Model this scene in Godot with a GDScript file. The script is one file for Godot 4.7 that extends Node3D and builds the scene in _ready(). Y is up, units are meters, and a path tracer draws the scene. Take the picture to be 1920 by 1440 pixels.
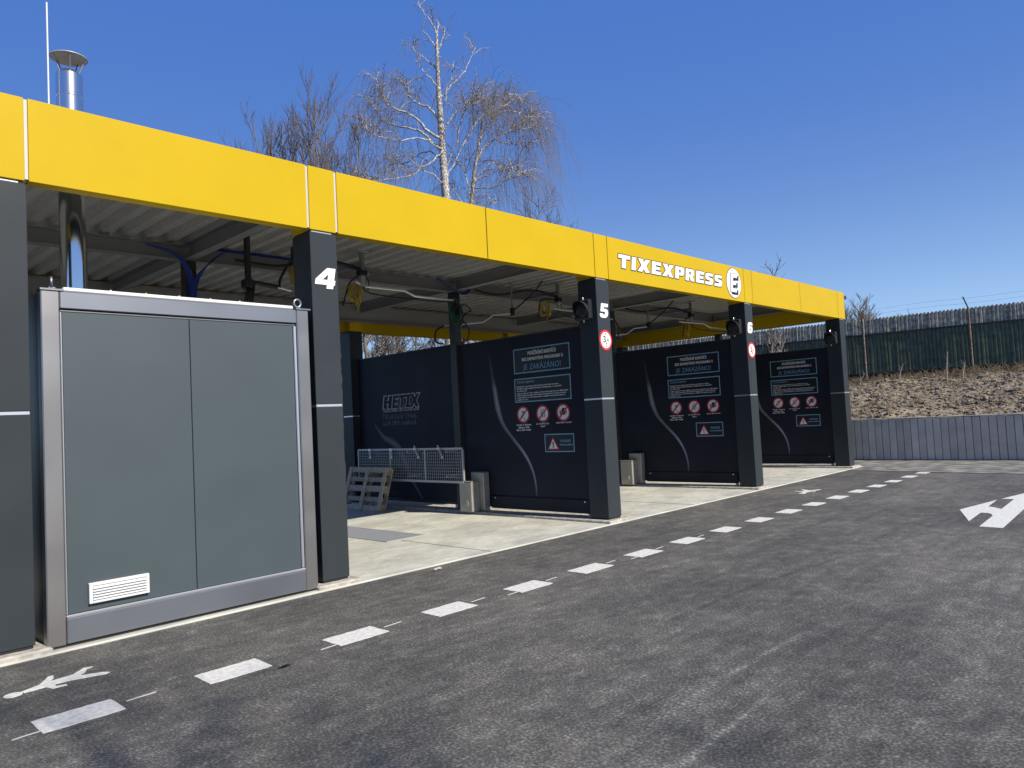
extends Node3D
# Self-service car wash. Working axes: X along the canopy front, Y up, Z away from the viewer into the bays; V() turns them into Godot's.

const SUN_HEIGHT := 39.0
const SUN_SIDE := 3.5
const FRONT := 6.3
const BACK := 12.78

var rng := RandomNumberGenerator.new()
var taken := {}
var box_meshes := {}
var M := {}

class MB:
	var v := PackedVector3Array()
	var n := PackedVector3Array()
	var c := PackedColorArray()
	var u := PackedVector2Array()
	var i := PackedInt32Array()
	func quad(a: Vector3, b: Vector3, cc: Vector3, d: Vector3, out: Vector3, col := Color.WHITE) -> void:
		var nn := (cc - a).cross(b - a).normalized()
		if nn.dot(out) < 0.0:
			var t := b
			b = d
			d = t
			nn = -nn
		var k := v.size()
		for p in [a, b, cc, d]:
			v.append(p); n.append(nn); c.append(col); u.append(Vector2.ZERO)
		i.append_array([k, k + 1, k + 2, k, k + 2, k + 3])
	func tri(a: Vector3, b: Vector3, cc: Vector3, out: Vector3, col := Color.WHITE) -> void:
		var nn := (cc - a).cross(b - a).normalized()
		if nn.dot(out) < 0.0:
			var t := b
			b = cc
			cc = t
			nn = -nn
		var k := v.size()
		for p in [a, b, cc]:
			v.append(p); n.append(nn); c.append(col); u.append(Vector2.ZERO)
		i.append_array([k, k + 1, k + 2])
	func box(lo: Vector3, hi: Vector3, col := Color.WHITE) -> void:
		var p := []
		for k in 8:
			p.append(Vector3(hi.x if k & 1 else lo.x, hi.y if k & 2 else lo.y, hi.z if k & 4 else lo.z))
		quad(p[0], p[1], p[3], p[2], Vector3(0, 0, -1), col)
		quad(p[4], p[5], p[7], p[6], Vector3(0, 0, 1), col)
		quad(p[0], p[2], p[6], p[4], Vector3(-1, 0, 0), col)
		quad(p[1], p[3], p[7], p[5], Vector3(1, 0, 0), col)
		quad(p[0], p[1], p[5], p[4], Vector3(0, -1, 0), col)
		quad(p[2], p[3], p[7], p[6], Vector3(0, 1, 0), col)
	func tube(pts: PackedVector3Array, rad: PackedFloat32Array, sides: int, col := Color.WHITE, closed := true) -> void:
		var m := pts.size()
		if m < 2:
			return
		var side := Vector3.ZERO
		var base := v.size()
		for k in m:
			var d := (pts[mini(k + 1, m - 1)] - pts[maxi(k - 1, 0)]).normalized()
			if k == 0:
				side = d.cross(Vector3(0.31, 0.2, 0.93) if absf(d.z) < 0.8 else Vector3(0.9, 0.3, 0.1)).normalized()
			else:
				side = (side - d * side.dot(d)).normalized()
			var up := d.cross(side)
			for s in sides:
				var a := TAU * s / sides
				var o := side * cos(a) + up * sin(a)
				v.append(pts[k] + o * rad[k]); n.append(o); c.append(col); u.append(Vector2.ZERO)
		for k in m - 1:
			for s in sides:
				var a0 := base + k * sides + s
				var b0 := base + k * sides + (s + 1) % sides
				i.append_array([a0, a0 + sides, b0, b0, a0 + sides, b0 + sides])
		if closed:
			for e in 2:
				var k0 := base + (m - 1) * sides * e
				var d2 := (pts[m - 1] - pts[m - 2]).normalized() if e else (pts[0] - pts[1]).normalized()
				for s in range(1, sides - 1):
					tri(v[k0], v[k0 + s], v[k0 + s + 1], d2, col)
	func mesh() -> ArrayMesh:
		var a := []
		a.resize(Mesh.ARRAY_MAX)
		a[Mesh.ARRAY_VERTEX] = v
		a[Mesh.ARRAY_NORMAL] = n
		a[Mesh.ARRAY_COLOR] = c
		a[Mesh.ARRAY_TEX_UV] = u
		a[Mesh.ARRAY_INDEX] = i
		var m := ArrayMesh.new()
		m.add_surface_from_arrays(Mesh.PRIMITIVE_TRIANGLES, a)
		return m

func V(x: float, y: float, z: float) -> Vector3:
	return Vector3(x, y, -z)

func lin(r: float, g: float, b: float) -> Color:
	return Color(r, g, b).linear_to_srgb()

func mat(called: String, r: float, g: float, b: float, rough := 0.6, metal := 0.0) -> StandardMaterial3D:
	var m := StandardMaterial3D.new()
	m.resource_name = called
	m.albedo_color = lin(r, g, b)
	m.roughness = rough
	m.metallic = metal
	m.cull_mode = BaseMaterial3D.CULL_DISABLED
	M[called] = m
	return m

func noise(kind: int, freq: float, sd: int, octaves := 4) -> FastNoiseLite:
	var f := FastNoiseLite.new()
	f.noise_type = kind
	f.frequency = freq
	f.seed = sd
	f.fractal_octaves = octaves
	f.fractal_type = FastNoiseLite.FRACTAL_FBM if octaves > 1 else FastNoiseLite.FRACTAL_NONE
	return f

func tone(f: FastNoiseLite, w: int, h: int, lo: float, hi: float, gain := 1.0) -> ImageTexture:
	# a grey multiplier between lo and hi
	var im := f.get_seamless_image(w, h)
	var d := im.get_data()
	for k in d.size():
		var t := clampf((d[k] / 255.0 - 0.5) * gain + 0.5, 0.0, 1.0)
		d[k] = int(255.0 * lerpf(lo, hi, t))
	return mipped(Image.create_from_data(w, h, false, Image.FORMAT_L8, d))

func mipped(im: Image) -> ImageTexture:
	im.generate_mipmaps()
	return ImageTexture.create_from_image(im)

func grain(m: StandardMaterial3D, tex: Texture2D, metres: float, rough_tex: Texture2D = null) -> void:
	m.albedo_texture = tex
	m.uv1_triplanar = true
	m.uv1_world_triplanar = true
	m.uv1_scale = Vector3.ONE / metres
	if rough_tex:
		m.roughness_texture = rough_tex

func relief(m: StandardMaterial3D, f: FastNoiseLite, w: int, strength: float) -> void:
	var im := f.get_seamless_image(w, w)
	im.convert(Image.FORMAT_RGBA8)
	im.bump_map_to_normal_map(strength)
	m.normal_enabled = true
	m.normal_texture = mipped(im)

func numbered(called: String) -> String:
	var k: int = taken.get(called, 0)
	taken[called] = k + 1
	return called if k == 0 else "%s_%03d" % [called, k]

func origin(node: Node) -> Vector3:
	var o := Vector3.ZERO
	var p := node
	while p and p != self:
		o += (p as Node3D).position
		p = p.get_parent()
	return o

func thing(called: String, label: String, category: String, at := Vector3.ZERO, group := "") -> Node3D:
	var o := Node3D.new()
	o.name = numbered(called)
	add_child(o)
	o.position = at
	o.set_meta("label", label)
	o.set_meta("category", category)
	if group:
		o.set_meta("group", group)
	return o

func put(parent: Node, called: String, mesh: Mesh, m: Material, at := Vector3.ZERO) -> MeshInstance3D:
	# mesh given in world places; at is the world place of its own zero
	var o := MeshInstance3D.new()
	o.mesh = mesh
	o.material_override = m
	o.name = called if parent != self else numbered(called)
	o.position = at - origin(parent)
	parent.add_child(o, true)
	return o

func piece(parent: Node, called: String, mb: MB, m: Material) -> MeshInstance3D:
	# recentred so that the node stands where its piece is
	var lo := Vector3.INF
	var hi := -Vector3.INF
	for p in mb.v:
		lo = lo.min(p)
		hi = hi.max(p)
	var mid := Vector3((lo.x + hi.x) / 2, lo.y, (lo.z + hi.z) / 2)
	for k in mb.v.size():
		mb.v[k] -= mid
	return put(parent, called, mb.mesh(), m, mid)

func structure(called: String, mb: MB, m: Material) -> MeshInstance3D:
	var o := put(self, called, mb.mesh(), m)
	o.set_meta("kind", "structure")
	return o

func bevel_mesh(s: Vector3, b: float) -> ArrayMesh:
	b = minf(b, minf(s.x, minf(s.y, s.z)) * 0.35)
	var key := "%.3f %.3f %.3f %.4f" % [s.x, s.y, s.z, b]
	if box_meshes.has(key):
		return box_meshes[key]
	var mb := MB.new()
	var h := s / 2
	for ax in 3:
		var a1 := (ax + 1) % 3
		var a2 := (ax + 2) % 3
		for sg in [-1.0, 1.0]:
			var q := []
			for e in [[-1, -1], [1, -1], [1, 1], [-1, 1]]:
				var p := Vector3.ZERO
				p[ax] = sg * h[ax]
				p[a1] = e[0] * (h[a1] - b)
				p[a2] = e[1] * (h[a2] - b)
				q.append(p)
			var o := Vector3.ZERO
			o[ax] = sg
			mb.quad(q[0], q[1], q[2], q[3], o)
			for sg2 in [-1.0, 1.0]:
				var p0 := Vector3.ZERO
				p0[ax] = sg * h[ax]; p0[a1] = sg2 * (h[a1] - b); p0[a2] = h[a2] - b
				var p1 := p0
				p1[a2] = -p1[a2]
				var p2 := p1
				p2[ax] = sg * (h[ax] - b); p2[a1] = sg2 * h[a1]
				var p3 := p2
				p3[a2] = -p3[a2]
				var o2 := Vector3.ZERO
				o2[ax] = sg; o2[a1] = sg2
				mb.quad(p0, p1, p2, p3, o2)
	for k in 8:
		var sx := 1.0 if k & 1 else -1.0
		var sy := 1.0 if k & 2 else -1.0
		var sz := 1.0 if k & 4 else -1.0
		mb.tri(Vector3(sx * h.x, sy * (h.y - b), sz * (h.z - b)), Vector3(sx * (h.x - b), sy * h.y, sz * (h.z - b)), Vector3(sx * (h.x - b), sy * (h.y - b), sz * h.z), Vector3(sx, sy, sz))
	box_meshes[key] = mb.mesh()
	return box_meshes[key]

func box(parent: Node, called: String, m: Material, x0: float, x1: float, y0: float, y1: float, z0: float, z1: float, b := 0.004) -> MeshInstance3D:
	return put(parent, called, bevel_mesh(Vector3(x1 - x0, y1 - y0, z1 - z0), b), m, V((x0 + x1) / 2, (y0 + y1) / 2, (z0 + z1) / 2))

func pipe(parent: Node, called: String, m: Material, pts: Array, r: float, sides := 10) -> MeshInstance3D:
	var mb := MB.new()
	var p := PackedVector3Array(pts)
	var rr := PackedFloat32Array()
	for k in p.size():
		rr.append(r)
	mb.tube(p, rr, sides)
	return piece(parent, called, mb, m)

func smooth(pts: Array, per := 6) -> Array:
	# Catmull-Rom through the points
	var out := []
	for k in pts.size() - 1:
		var a: Vector3 = pts[maxi(k - 1, 0)]
		var b: Vector3 = pts[k]
		var c: Vector3 = pts[k + 1]
		var d: Vector3 = pts[mini(k + 2, pts.size() - 1)]
		for s in per:
			out.append(b.cubic_interpolate(c, a, d, float(s) / per))
	out.append(pts[-1])
	return out

func slab(parent: Node, called: String, pts: PackedVector2Array, y0: float, y1: float, m: Material) -> MeshInstance3D:
	# a flat outline in X and Z with a thickness
	var mb := MB.new()
	var t := Geometry2D.triangulate_polygon(pts)
	for k in range(0, t.size(), 3):
		mb.tri(V(pts[t[k]].x, y1, pts[t[k]].y), V(pts[t[k + 1]].x, y1, pts[t[k + 1]].y), V(pts[t[k + 2]].x, y1, pts[t[k + 2]].y), Vector3.UP)
	var mid := Vector2.ZERO
	for p in pts:
		mid += p / pts.size()
	for k in pts.size():
		var a := pts[k]
		var b := pts[(k + 1) % pts.size()]
		var o := (a + b) / 2 - mid
		mb.quad(V(a.x, y0, a.y), V(b.x, y0, b.y), V(b.x, y1, b.y), V(a.x, y1, a.y), V(o.x, 0, o.y))
	return piece(parent, called, mb, m)

func lathe(parent: Node, called: String, m: Material, at: Vector3, prof: Array, sides := 28, axis := Vector3.UP) -> MeshInstance3D:
	# prof: [radius, height] pairs along axis
	var mb := MB.new()
	var ax := axis.normalized()
	var e1 := ax.cross(Vector3(0.3, 0.1, 0.95) if absf(ax.z) < 0.9 else Vector3(1, 0, 0)).normalized()
	var e2 := ax.cross(e1)
	for k in prof.size() - 1:
		for s in sides:
			var a := TAU * s / sides
			var b := TAU * (s + 1) / sides
			var da := e1 * cos(a) + e2 * sin(a)
			var db := e1 * cos(b) + e2 * sin(b)
			var r0: float = prof[k][0]
			var r1: float = prof[k + 1][0]
			var h0: Vector3 = ax * prof[k][1]
			var h1: Vector3 = ax * prof[k + 1][1]
			var nd := (h1 - h0).length()
			var slope := ax * (r0 - r1)
			var kk := mb.v.size()
			for q in [[da * r0 + h0, da], [db * r0 + h0, db], [db * r1 + h1, db], [da * r1 + h1, da]]:
				mb.v.append(q[0])
				mb.n.append(((q[1] as Vector3) * nd * signf(prof[k + 1][1] - prof[k][1] + 1e-9) + slope).normalized() if nd > 1e-6 else ax * signf(r0 - r1))
				mb.c.append(Color.WHITE); mb.u.append(Vector2.ZERO)
			mb.i.append_array([kk, kk + 2, kk + 1, kk, kk + 3, kk + 2])
	return put(parent, called, mb.mesh(), m, at)

var fonts := {}
func font(family: String, weight: int, bold: float) -> Font:
	var key := "%s %d %.2f" % [family, weight, bold]
	if not fonts.has(key):
		var s := SystemFont.new()
		s.font_names = PackedStringArray([family])
		s.font_weight = weight
		var f := FontVariation.new()
		f.base_font = s
		f.variation_embolden = bold
		fonts[key] = f
	return fonts[key]

func letters(parent: Node, called: String, words: String, m: Material, at: Vector3, cap: float, wide := 0.0, turn := 0.0, deep := 0.003, bold := 0.0, slant := 0.0, family := "Droid Sans", weight := 700) -> MeshInstance3D:
	# lettering centred at its place; cap: height of a capital; wide: fitted width (0 leaves it); slant leans it
	var t := TextMesh.new()
	t.text = words
	t.font = font(family, weight, bold)
	t.font_size = 64
	t.pixel_size = 0.01
	t.depth = deep
	t.curve_step = 2.0
	var a := t.surface_get_arrays(0)
	var v: PackedVector3Array = a[Mesh.ARRAY_VERTEX]
	var lo := Vector3.INF
	var hi := -Vector3.INF
	for p in v:
		lo = lo.min(p)
		hi = hi.max(p)
	var base := (lo + hi) / 2
	var sy := cap / (hi.y - lo.y)
	var sx := sy if wide <= 0.0 else wide / (hi.x - lo.x)
	var nn: PackedVector3Array = a[Mesh.ARRAY_NORMAL]
	for k in v.size():
		var p := v[k]
		var y := (p.y - base.y) * sy
		v[k] = Vector3((p.x - base.x) * sx + y * slant, y, p.z - base.z)
	var clean := []
	clean.resize(Mesh.ARRAY_MAX)
	clean[Mesh.ARRAY_VERTEX] = v
	clean[Mesh.ARRAY_NORMAL] = nn
	clean[Mesh.ARRAY_TEX_UV] = a[Mesh.ARRAY_TEX_UV]
	clean[Mesh.ARRAY_INDEX] = a[Mesh.ARRAY_INDEX]
	var am := ArrayMesh.new()
	am.add_surface_from_arrays(Mesh.PRIMITIVE_TRIANGLES, clean)
	var o := put(parent, called, am, m, at)
	o.rotation.y = turn
	return o

func disc(parent: Node, called: String, m: Material, at: Vector3, r0: float, r1: float, face: Vector3, deep := 0.003, sides := 40, tall := 1.0) -> MeshInstance3D:
	# a ring or disc of print standing deep off its surface, facing face
	var mb := MB.new()
	var e1 := Vector3.UP.cross(face).normalized()
	for s in sides:
		var a := TAU * s / sides
		var b := TAU * (s + 1) / sides
		var da := e1 * cos(a) + Vector3.UP * sin(a) * tall
		var db := e1 * cos(b) + Vector3.UP * sin(b) * tall
		var f := face * deep
		mb.quad(da * r0 + f, db * r0 + f, db * r1 + f, da * r1 + f, face) if r0 > 0.0 else mb.tri(f, da * r1 + f, db * r1 + f, face)
		mb.quad(da * r1, db * r1, db * r1 + f, da * r1 + f, da)
	return put(parent, called, mb.mesh(), m, at)

# ---------------------------------------------------------------- light and camera
func set_up() -> void:
	var cam := Camera3D.new()
	cam.name = "camera"
	add_child(cam)
	var f := Vector3(0.72115212, 0.04820525, -0.69109758)
	var rt := Vector3(0.692776, -0.05164458, 0.71930123)
	var up := Vector3(0.00101734, 0.99750142, 0.07063904)
	cam.transform = Transform3D(Basis(rt, up, -f), V(0, 1.52, 0))
	cam.fov = 54.844
	cam.near = 0.05
	cam.far = 900.0
	cam.current = true
	var env := Environment.new()
	env.background_mode = Environment.BG_SKY
	env.tonemap_mode = Environment.TONE_MAPPER_LINEAR
	env.tonemap_exposure = 1.45
	env.sdfgi_enabled = true
	env.ssao_enabled = true
	env.ssil_enabled = true
	var sk := ProceduralSkyMaterial.new()
	sk.sky_top_color = lin(0.047, 0.128, 0.40)
	sk.sky_horizon_color = lin(0.44, 0.66, 0.84)
	sk.sky_curve = 0.096
	sk.ground_bottom_color = lin(0.10, 0.095, 0.085)
	sk.ground_horizon_color = lin(0.30, 0.33, 0.36)
	sk.ground_curve = 0.05
	sk.sun_angle_max = 1.0
	var sky := Sky.new()
	sky.sky_material = sk
	env.sky = sky
	var w := WorldEnvironment.new()
	w.name = "world_environment"
	w.environment = env
	add_child(w)
	var sun := DirectionalLight3D.new()
	sun.name = "sun"
	sun.light_energy = 1.5
	sun.light_color = Color(1.0, 0.955, 0.885)
	sun.light_angular_distance = 0.53
	sun.shadow_enabled = true
	add_child(sun)
	var e := deg_to_rad(SUN_HEIGHT)
	var s := deg_to_rad(SUN_SIDE)
	var towards := V(sin(s) * cos(e), sin(e), -cos(s) * cos(e))
	sun.look_at_from_position(Vector3.ZERO, -towards, Vector3.UP)

# ---------------------------------------------------------------- materials
func make_materials() -> void:
	mat("yellow", 0.505, 0.355, 0.011, 0.42)
	mat("cladding", 0.034, 0.042, 0.049, 0.40)
	grain(M.cladding, tone(noise(FastNoiseLite.TYPE_SIMPLEX_SMOOTH, 0.01, 5), 256, 256, 0.93, 1.0), 2.3)
	grain(M.yellow, tone(noise(FastNoiseLite.TYPE_SIMPLEX_SMOOTH, 0.012, 6), 256, 256, 0.965, 1.0), 3.1)
	M.yellow.metallic_specular = 0.22
	M.cladding.metallic_specular = 0.32
	mat("core", 0.012, 0.013, 0.015, 0.7)
	mat("trim", 0.80, 0.81, 0.82, 0.28, 0.75)
	mat("aluminium", 0.62, 0.63, 0.65, 0.38, 0.85)
	mat("joint", 0.47, 0.455, 0.42, 0.5)
	mat("steel", 0.40, 0.385, 0.37, 0.36, 0.85)
	grain(M.steel, tone(noise(FastNoiseLite.TYPE_SIMPLEX_SMOOTH, 0.006, 8, 3), 256, 256, 0.88, 1.0), 1.7)
	mat("steel_bright", 0.27, 0.29, 0.325, 0.42, 0.85)
	grain(M.steel_bright, tone(noise(FastNoiseLite.TYPE_SIMPLEX_SMOOTH, 0.006, 9, 3), 256, 256, 0.92, 1.0), 1.9)
	mat("case_steel", 0.42, 0.40, 0.355, 0.5, 0.35)
	grain(M.case_steel, tone(noise(FastNoiseLite.TYPE_SIMPLEX_SMOOTH, 0.01, 10, 4), 256, 256, 0.84, 1.0), 1.3)
	mat("cap_steel", 0.52, 0.49, 0.44, 0.4, 0.3)
	mat("mirror_steel", 0.84, 0.84, 0.85, 0.13, 1.0)
	mat("flue_steel", 0.70, 0.71, 0.73, 0.24, 1.0)
	mat("door", 0.053, 0.074, 0.086, 0.45)
	grain(M.door, tone(noise(FastNoiseLite.TYPE_SIMPLEX_SMOOTH, 0.008, 12), 256, 256, 0.94, 1.0), 2.7)
	mat("vent_white", 0.60, 0.62, 0.62, 0.45)
	mat("navy", 0.0165, 0.0190, 0.0340, 0.5)
	M.navy.metallic_specular = 0.3
	grain(M.navy, tone(noise(FastNoiseLite.TYPE_SIMPLEX_SMOOTH, 0.008, 14), 256, 256, 0.80, 1.0), 2.9)
	mat("navy_box", 0.0045, 0.0085, 0.0165, 0.4)
	mat("print_blue", 0.14, 0.30, 0.50, 0.5)
	mat("print_pale", 0.20, 0.37, 0.50, 0.5)
	mat("print_white", 0.66, 0.67, 0.68, 0.5)
	mat("print_grey", 0.16, 0.17, 0.18, 0.5)
	mat("print_brand", 0.34, 0.35, 0.37, 0.5)
	mat("print_faint", 0.048, 0.055, 0.085, 0.5)
	mat("print_red", 0.36, 0.018, 0.035, 0.5)
	mat("sign_red", 0.58, 0.03, 0.03, 0.4)
	mat("sign_white", 0.78, 0.79, 0.80, 0.4)
	mat("ink", 0.012, 0.012, 0.014, 0.5)
	mat("ink_blue", 0.018, 0.020, 0.040, 0.5)
	mat("outline", 0.035, 0.030, 0.022, 0.6)
	mat("swirl", 1, 1, 1, 0.45)
	M.swirl.vertex_color_use_as_albedo = true
	M.swirl.albedo_color = Color.WHITE
	mat("deck_metal", 0.74, 0.73, 0.69, 0.35, 0.4)
	grain(M.deck_metal, tone(noise(FastNoiseLite.TYPE_CELLULAR, 0.08, 15), 256, 256, 0.86, 1.0), 1.0)
	mat("beam", 0.25, 0.255, 0.255, 0.5, 0.2)
	mat("dark_post", 0.022, 0.024, 0.027, 0.45)
	mat("rubber", 0.010, 0.010, 0.011, 0.55)
	mat("hose_blue", 0.012, 0.035, 0.26, 0.45)
	mat("hose_yellow", 0.50, 0.34, 0.02, 0.5)
	mat("hose_green", 0.012, 0.10, 0.062, 0.5)
	mat("galvanised", 0.48, 0.49, 0.50, 0.45, 0.6)
	mat("lamp_black", 0.010, 0.011, 0.013, 0.5)
	mat("lamp_lens", 0.022, 0.022, 0.025, 0.3)
	mat("red_plastic", 0.36, 0.02, 0.02, 0.45)
	mat("wood", 0.52, 0.43, 0.31, 0.8)
	mat("wood_pale", 0.62, 0.53, 0.40, 0.8)
	var wood := tone(noise(FastNoiseLite.TYPE_SIMPLEX_SMOOTH, 0.03, 21, 5), 256, 256, 0.75, 1.0, 1.4)
	grain(M.wood, wood, 0.6)
	grain(M.wood_pale, wood, 0.5)
	# concrete of the bays: trowel clouds and damp blotches
	mat("concrete", 0.50, 0.508, 0.455, 0.82)
	grain(M.concrete, tone(noise(FastNoiseLite.TYPE_SIMPLEX_SMOOTH, 0.006, 31, 6), 1024, 1024, 0.86, 1.0, 1.5), 5.3)
	relief(M.concrete, noise(FastNoiseLite.TYPE_SIMPLEX_SMOOTH, 0.04, 32, 5), 512, 1.2)
	mat("kerb", 0.55, 0.525, 0.46, 0.85)
	grain(M.kerb, tone(noise(FastNoiseLite.TYPE_SIMPLEX_SMOOTH, 0.02, 33, 5), 512, 512, 0.72, 1.0, 1.4), 1.3)
	mat("apron", 0.26, 0.256, 0.228, 0.9)
	grain(M.apron, tone(noise(FastNoiseLite.TYPE_SIMPLEX_SMOOTH, 0.012, 34, 6), 1024, 1024, 0.62, 1.0, 1.6), 6.0)
	mat("paint", 0.66, 0.67, 0.645, 0.7)
	grain(M.paint, tone(noise(FastNoiseLite.TYPE_SIMPLEX_SMOOTH, 0.03, 41, 6), 1024, 1024, 0.88, 1.0, 1.7), 1.6)
	mat("paint_thin", 0.50, 0.50, 0.49, 0.8)
	mat("grating", 0.40, 0.43, 0.46, 0.45, 0.5)
	# plank wall: painted wood in a few tones
	for k in 4:
		var s: float = [1.0, 0.9, 1.1, 0.95][k]
		var w := mat("plank_%d" % k, 0.60 * s, 0.555 * s, 0.49 * s, 0.7)
		grain(w, tone(noise(FastNoiseLite.TYPE_SIMPLEX_SMOOTH, 0.02, 50 + k, 5), 128, 256, 0.90, 1.0, 1.3), 2.8)
	mat("plank_cap", 0.46, 0.43, 0.38, 0.8)
	mat("fence_green", 0.090, 0.128, 0.082, 0.5)
	grain(M.fence_green, tone(noise(FastNoiseLite.TYPE_SIMPLEX_SMOOTH, 0.015, 61, 5), 512, 512, 0.7, 1.0, 1.5), 2.2)
	mat("fence_grey", 0.42, 0.42, 0.36, 0.6)
	grain(M.fence_grey, tone(noise(FastNoiseLite.TYPE_SIMPLEX_SMOOTH, 0.02, 62, 5), 512, 512, 0.55, 1.0, 1.6), 1.9)
	mat("fence_board", 0.030, 0.030, 0.027, 0.9)
	grain(M.fence_board, tone(noise(FastNoiseLite.TYPE_SIMPLEX_SMOOTH, 0.02, 63, 5), 256, 256, 0.5, 1.0, 1.6), 1.2)
	mat("rust", 0.27, 0.205, 0.175, 0.85)
	grain(M.rust, tone(noise(FastNoiseLite.TYPE_SIMPLEX_SMOOTH, 0.03, 64, 5), 256, 256, 0.5, 1.0, 1.8), 0.9)
	mat("rail_dark", 0.018, 0.022, 0.02, 0.7)
	mat("soil", 1, 1, 1, 0.95)
	M.soil.vertex_color_use_as_albedo = true
	M.soil.albedo_color = Color.WHITE
	mat("clod", 1, 1, 1, 0.95)
	M.clod.vertex_color_use_as_albedo = true
	M.clod.albedo_color = Color.WHITE
	mat("grass_ground", 0.085, 0.08, 0.045, 0.95)
	grain(M.grass_ground, tone(noise(FastNoiseLite.TYPE_SIMPLEX_SMOOTH, 0.02, 66, 6), 512, 512, 0.5, 1.0, 1.5), 7.0)
	mat("rock", 0.30, 0.285, 0.25, 0.9)
	grain(M.rock, tone(noise(FastNoiseLite.TYPE_SIMPLEX_SMOOTH, 0.03, 67, 5), 256, 256, 0.55, 1.0, 1.6), 0.5)
	mat("weed", 0.17, 0.135, 0.09, 0.95)
	mat("birch_bark", 0.74, 0.71, 0.67, 0.75)
	grain(M.birch_bark, tone(noise(FastNoiseLite.TYPE_CELLULAR, 0.05, 71, 3), 256, 128, 0.38, 1.0, 2.2), 0.55)
	mat("birch_limb", 0.66, 0.63, 0.59, 0.75)
	grain(M.birch_limb, tone(noise(FastNoiseLite.TYPE_SIMPLEX_SMOOTH, 0.03, 72, 4), 256, 256, 0.5, 1.0, 2.2), 0.9)
	mat("birch_twig", 0.165, 0.142, 0.140, 0.8)
	mat("bark", 0.15, 0.125, 0.105, 0.85)
	mat("bark_twig", 0.095, 0.070, 0.055, 0.85)
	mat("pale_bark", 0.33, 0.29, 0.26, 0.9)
	make_asphalt()

const AX0 := -1.0
const AX1 := 17.6
const AZ0 := -1.2
const AZ1 := 6.2

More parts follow.
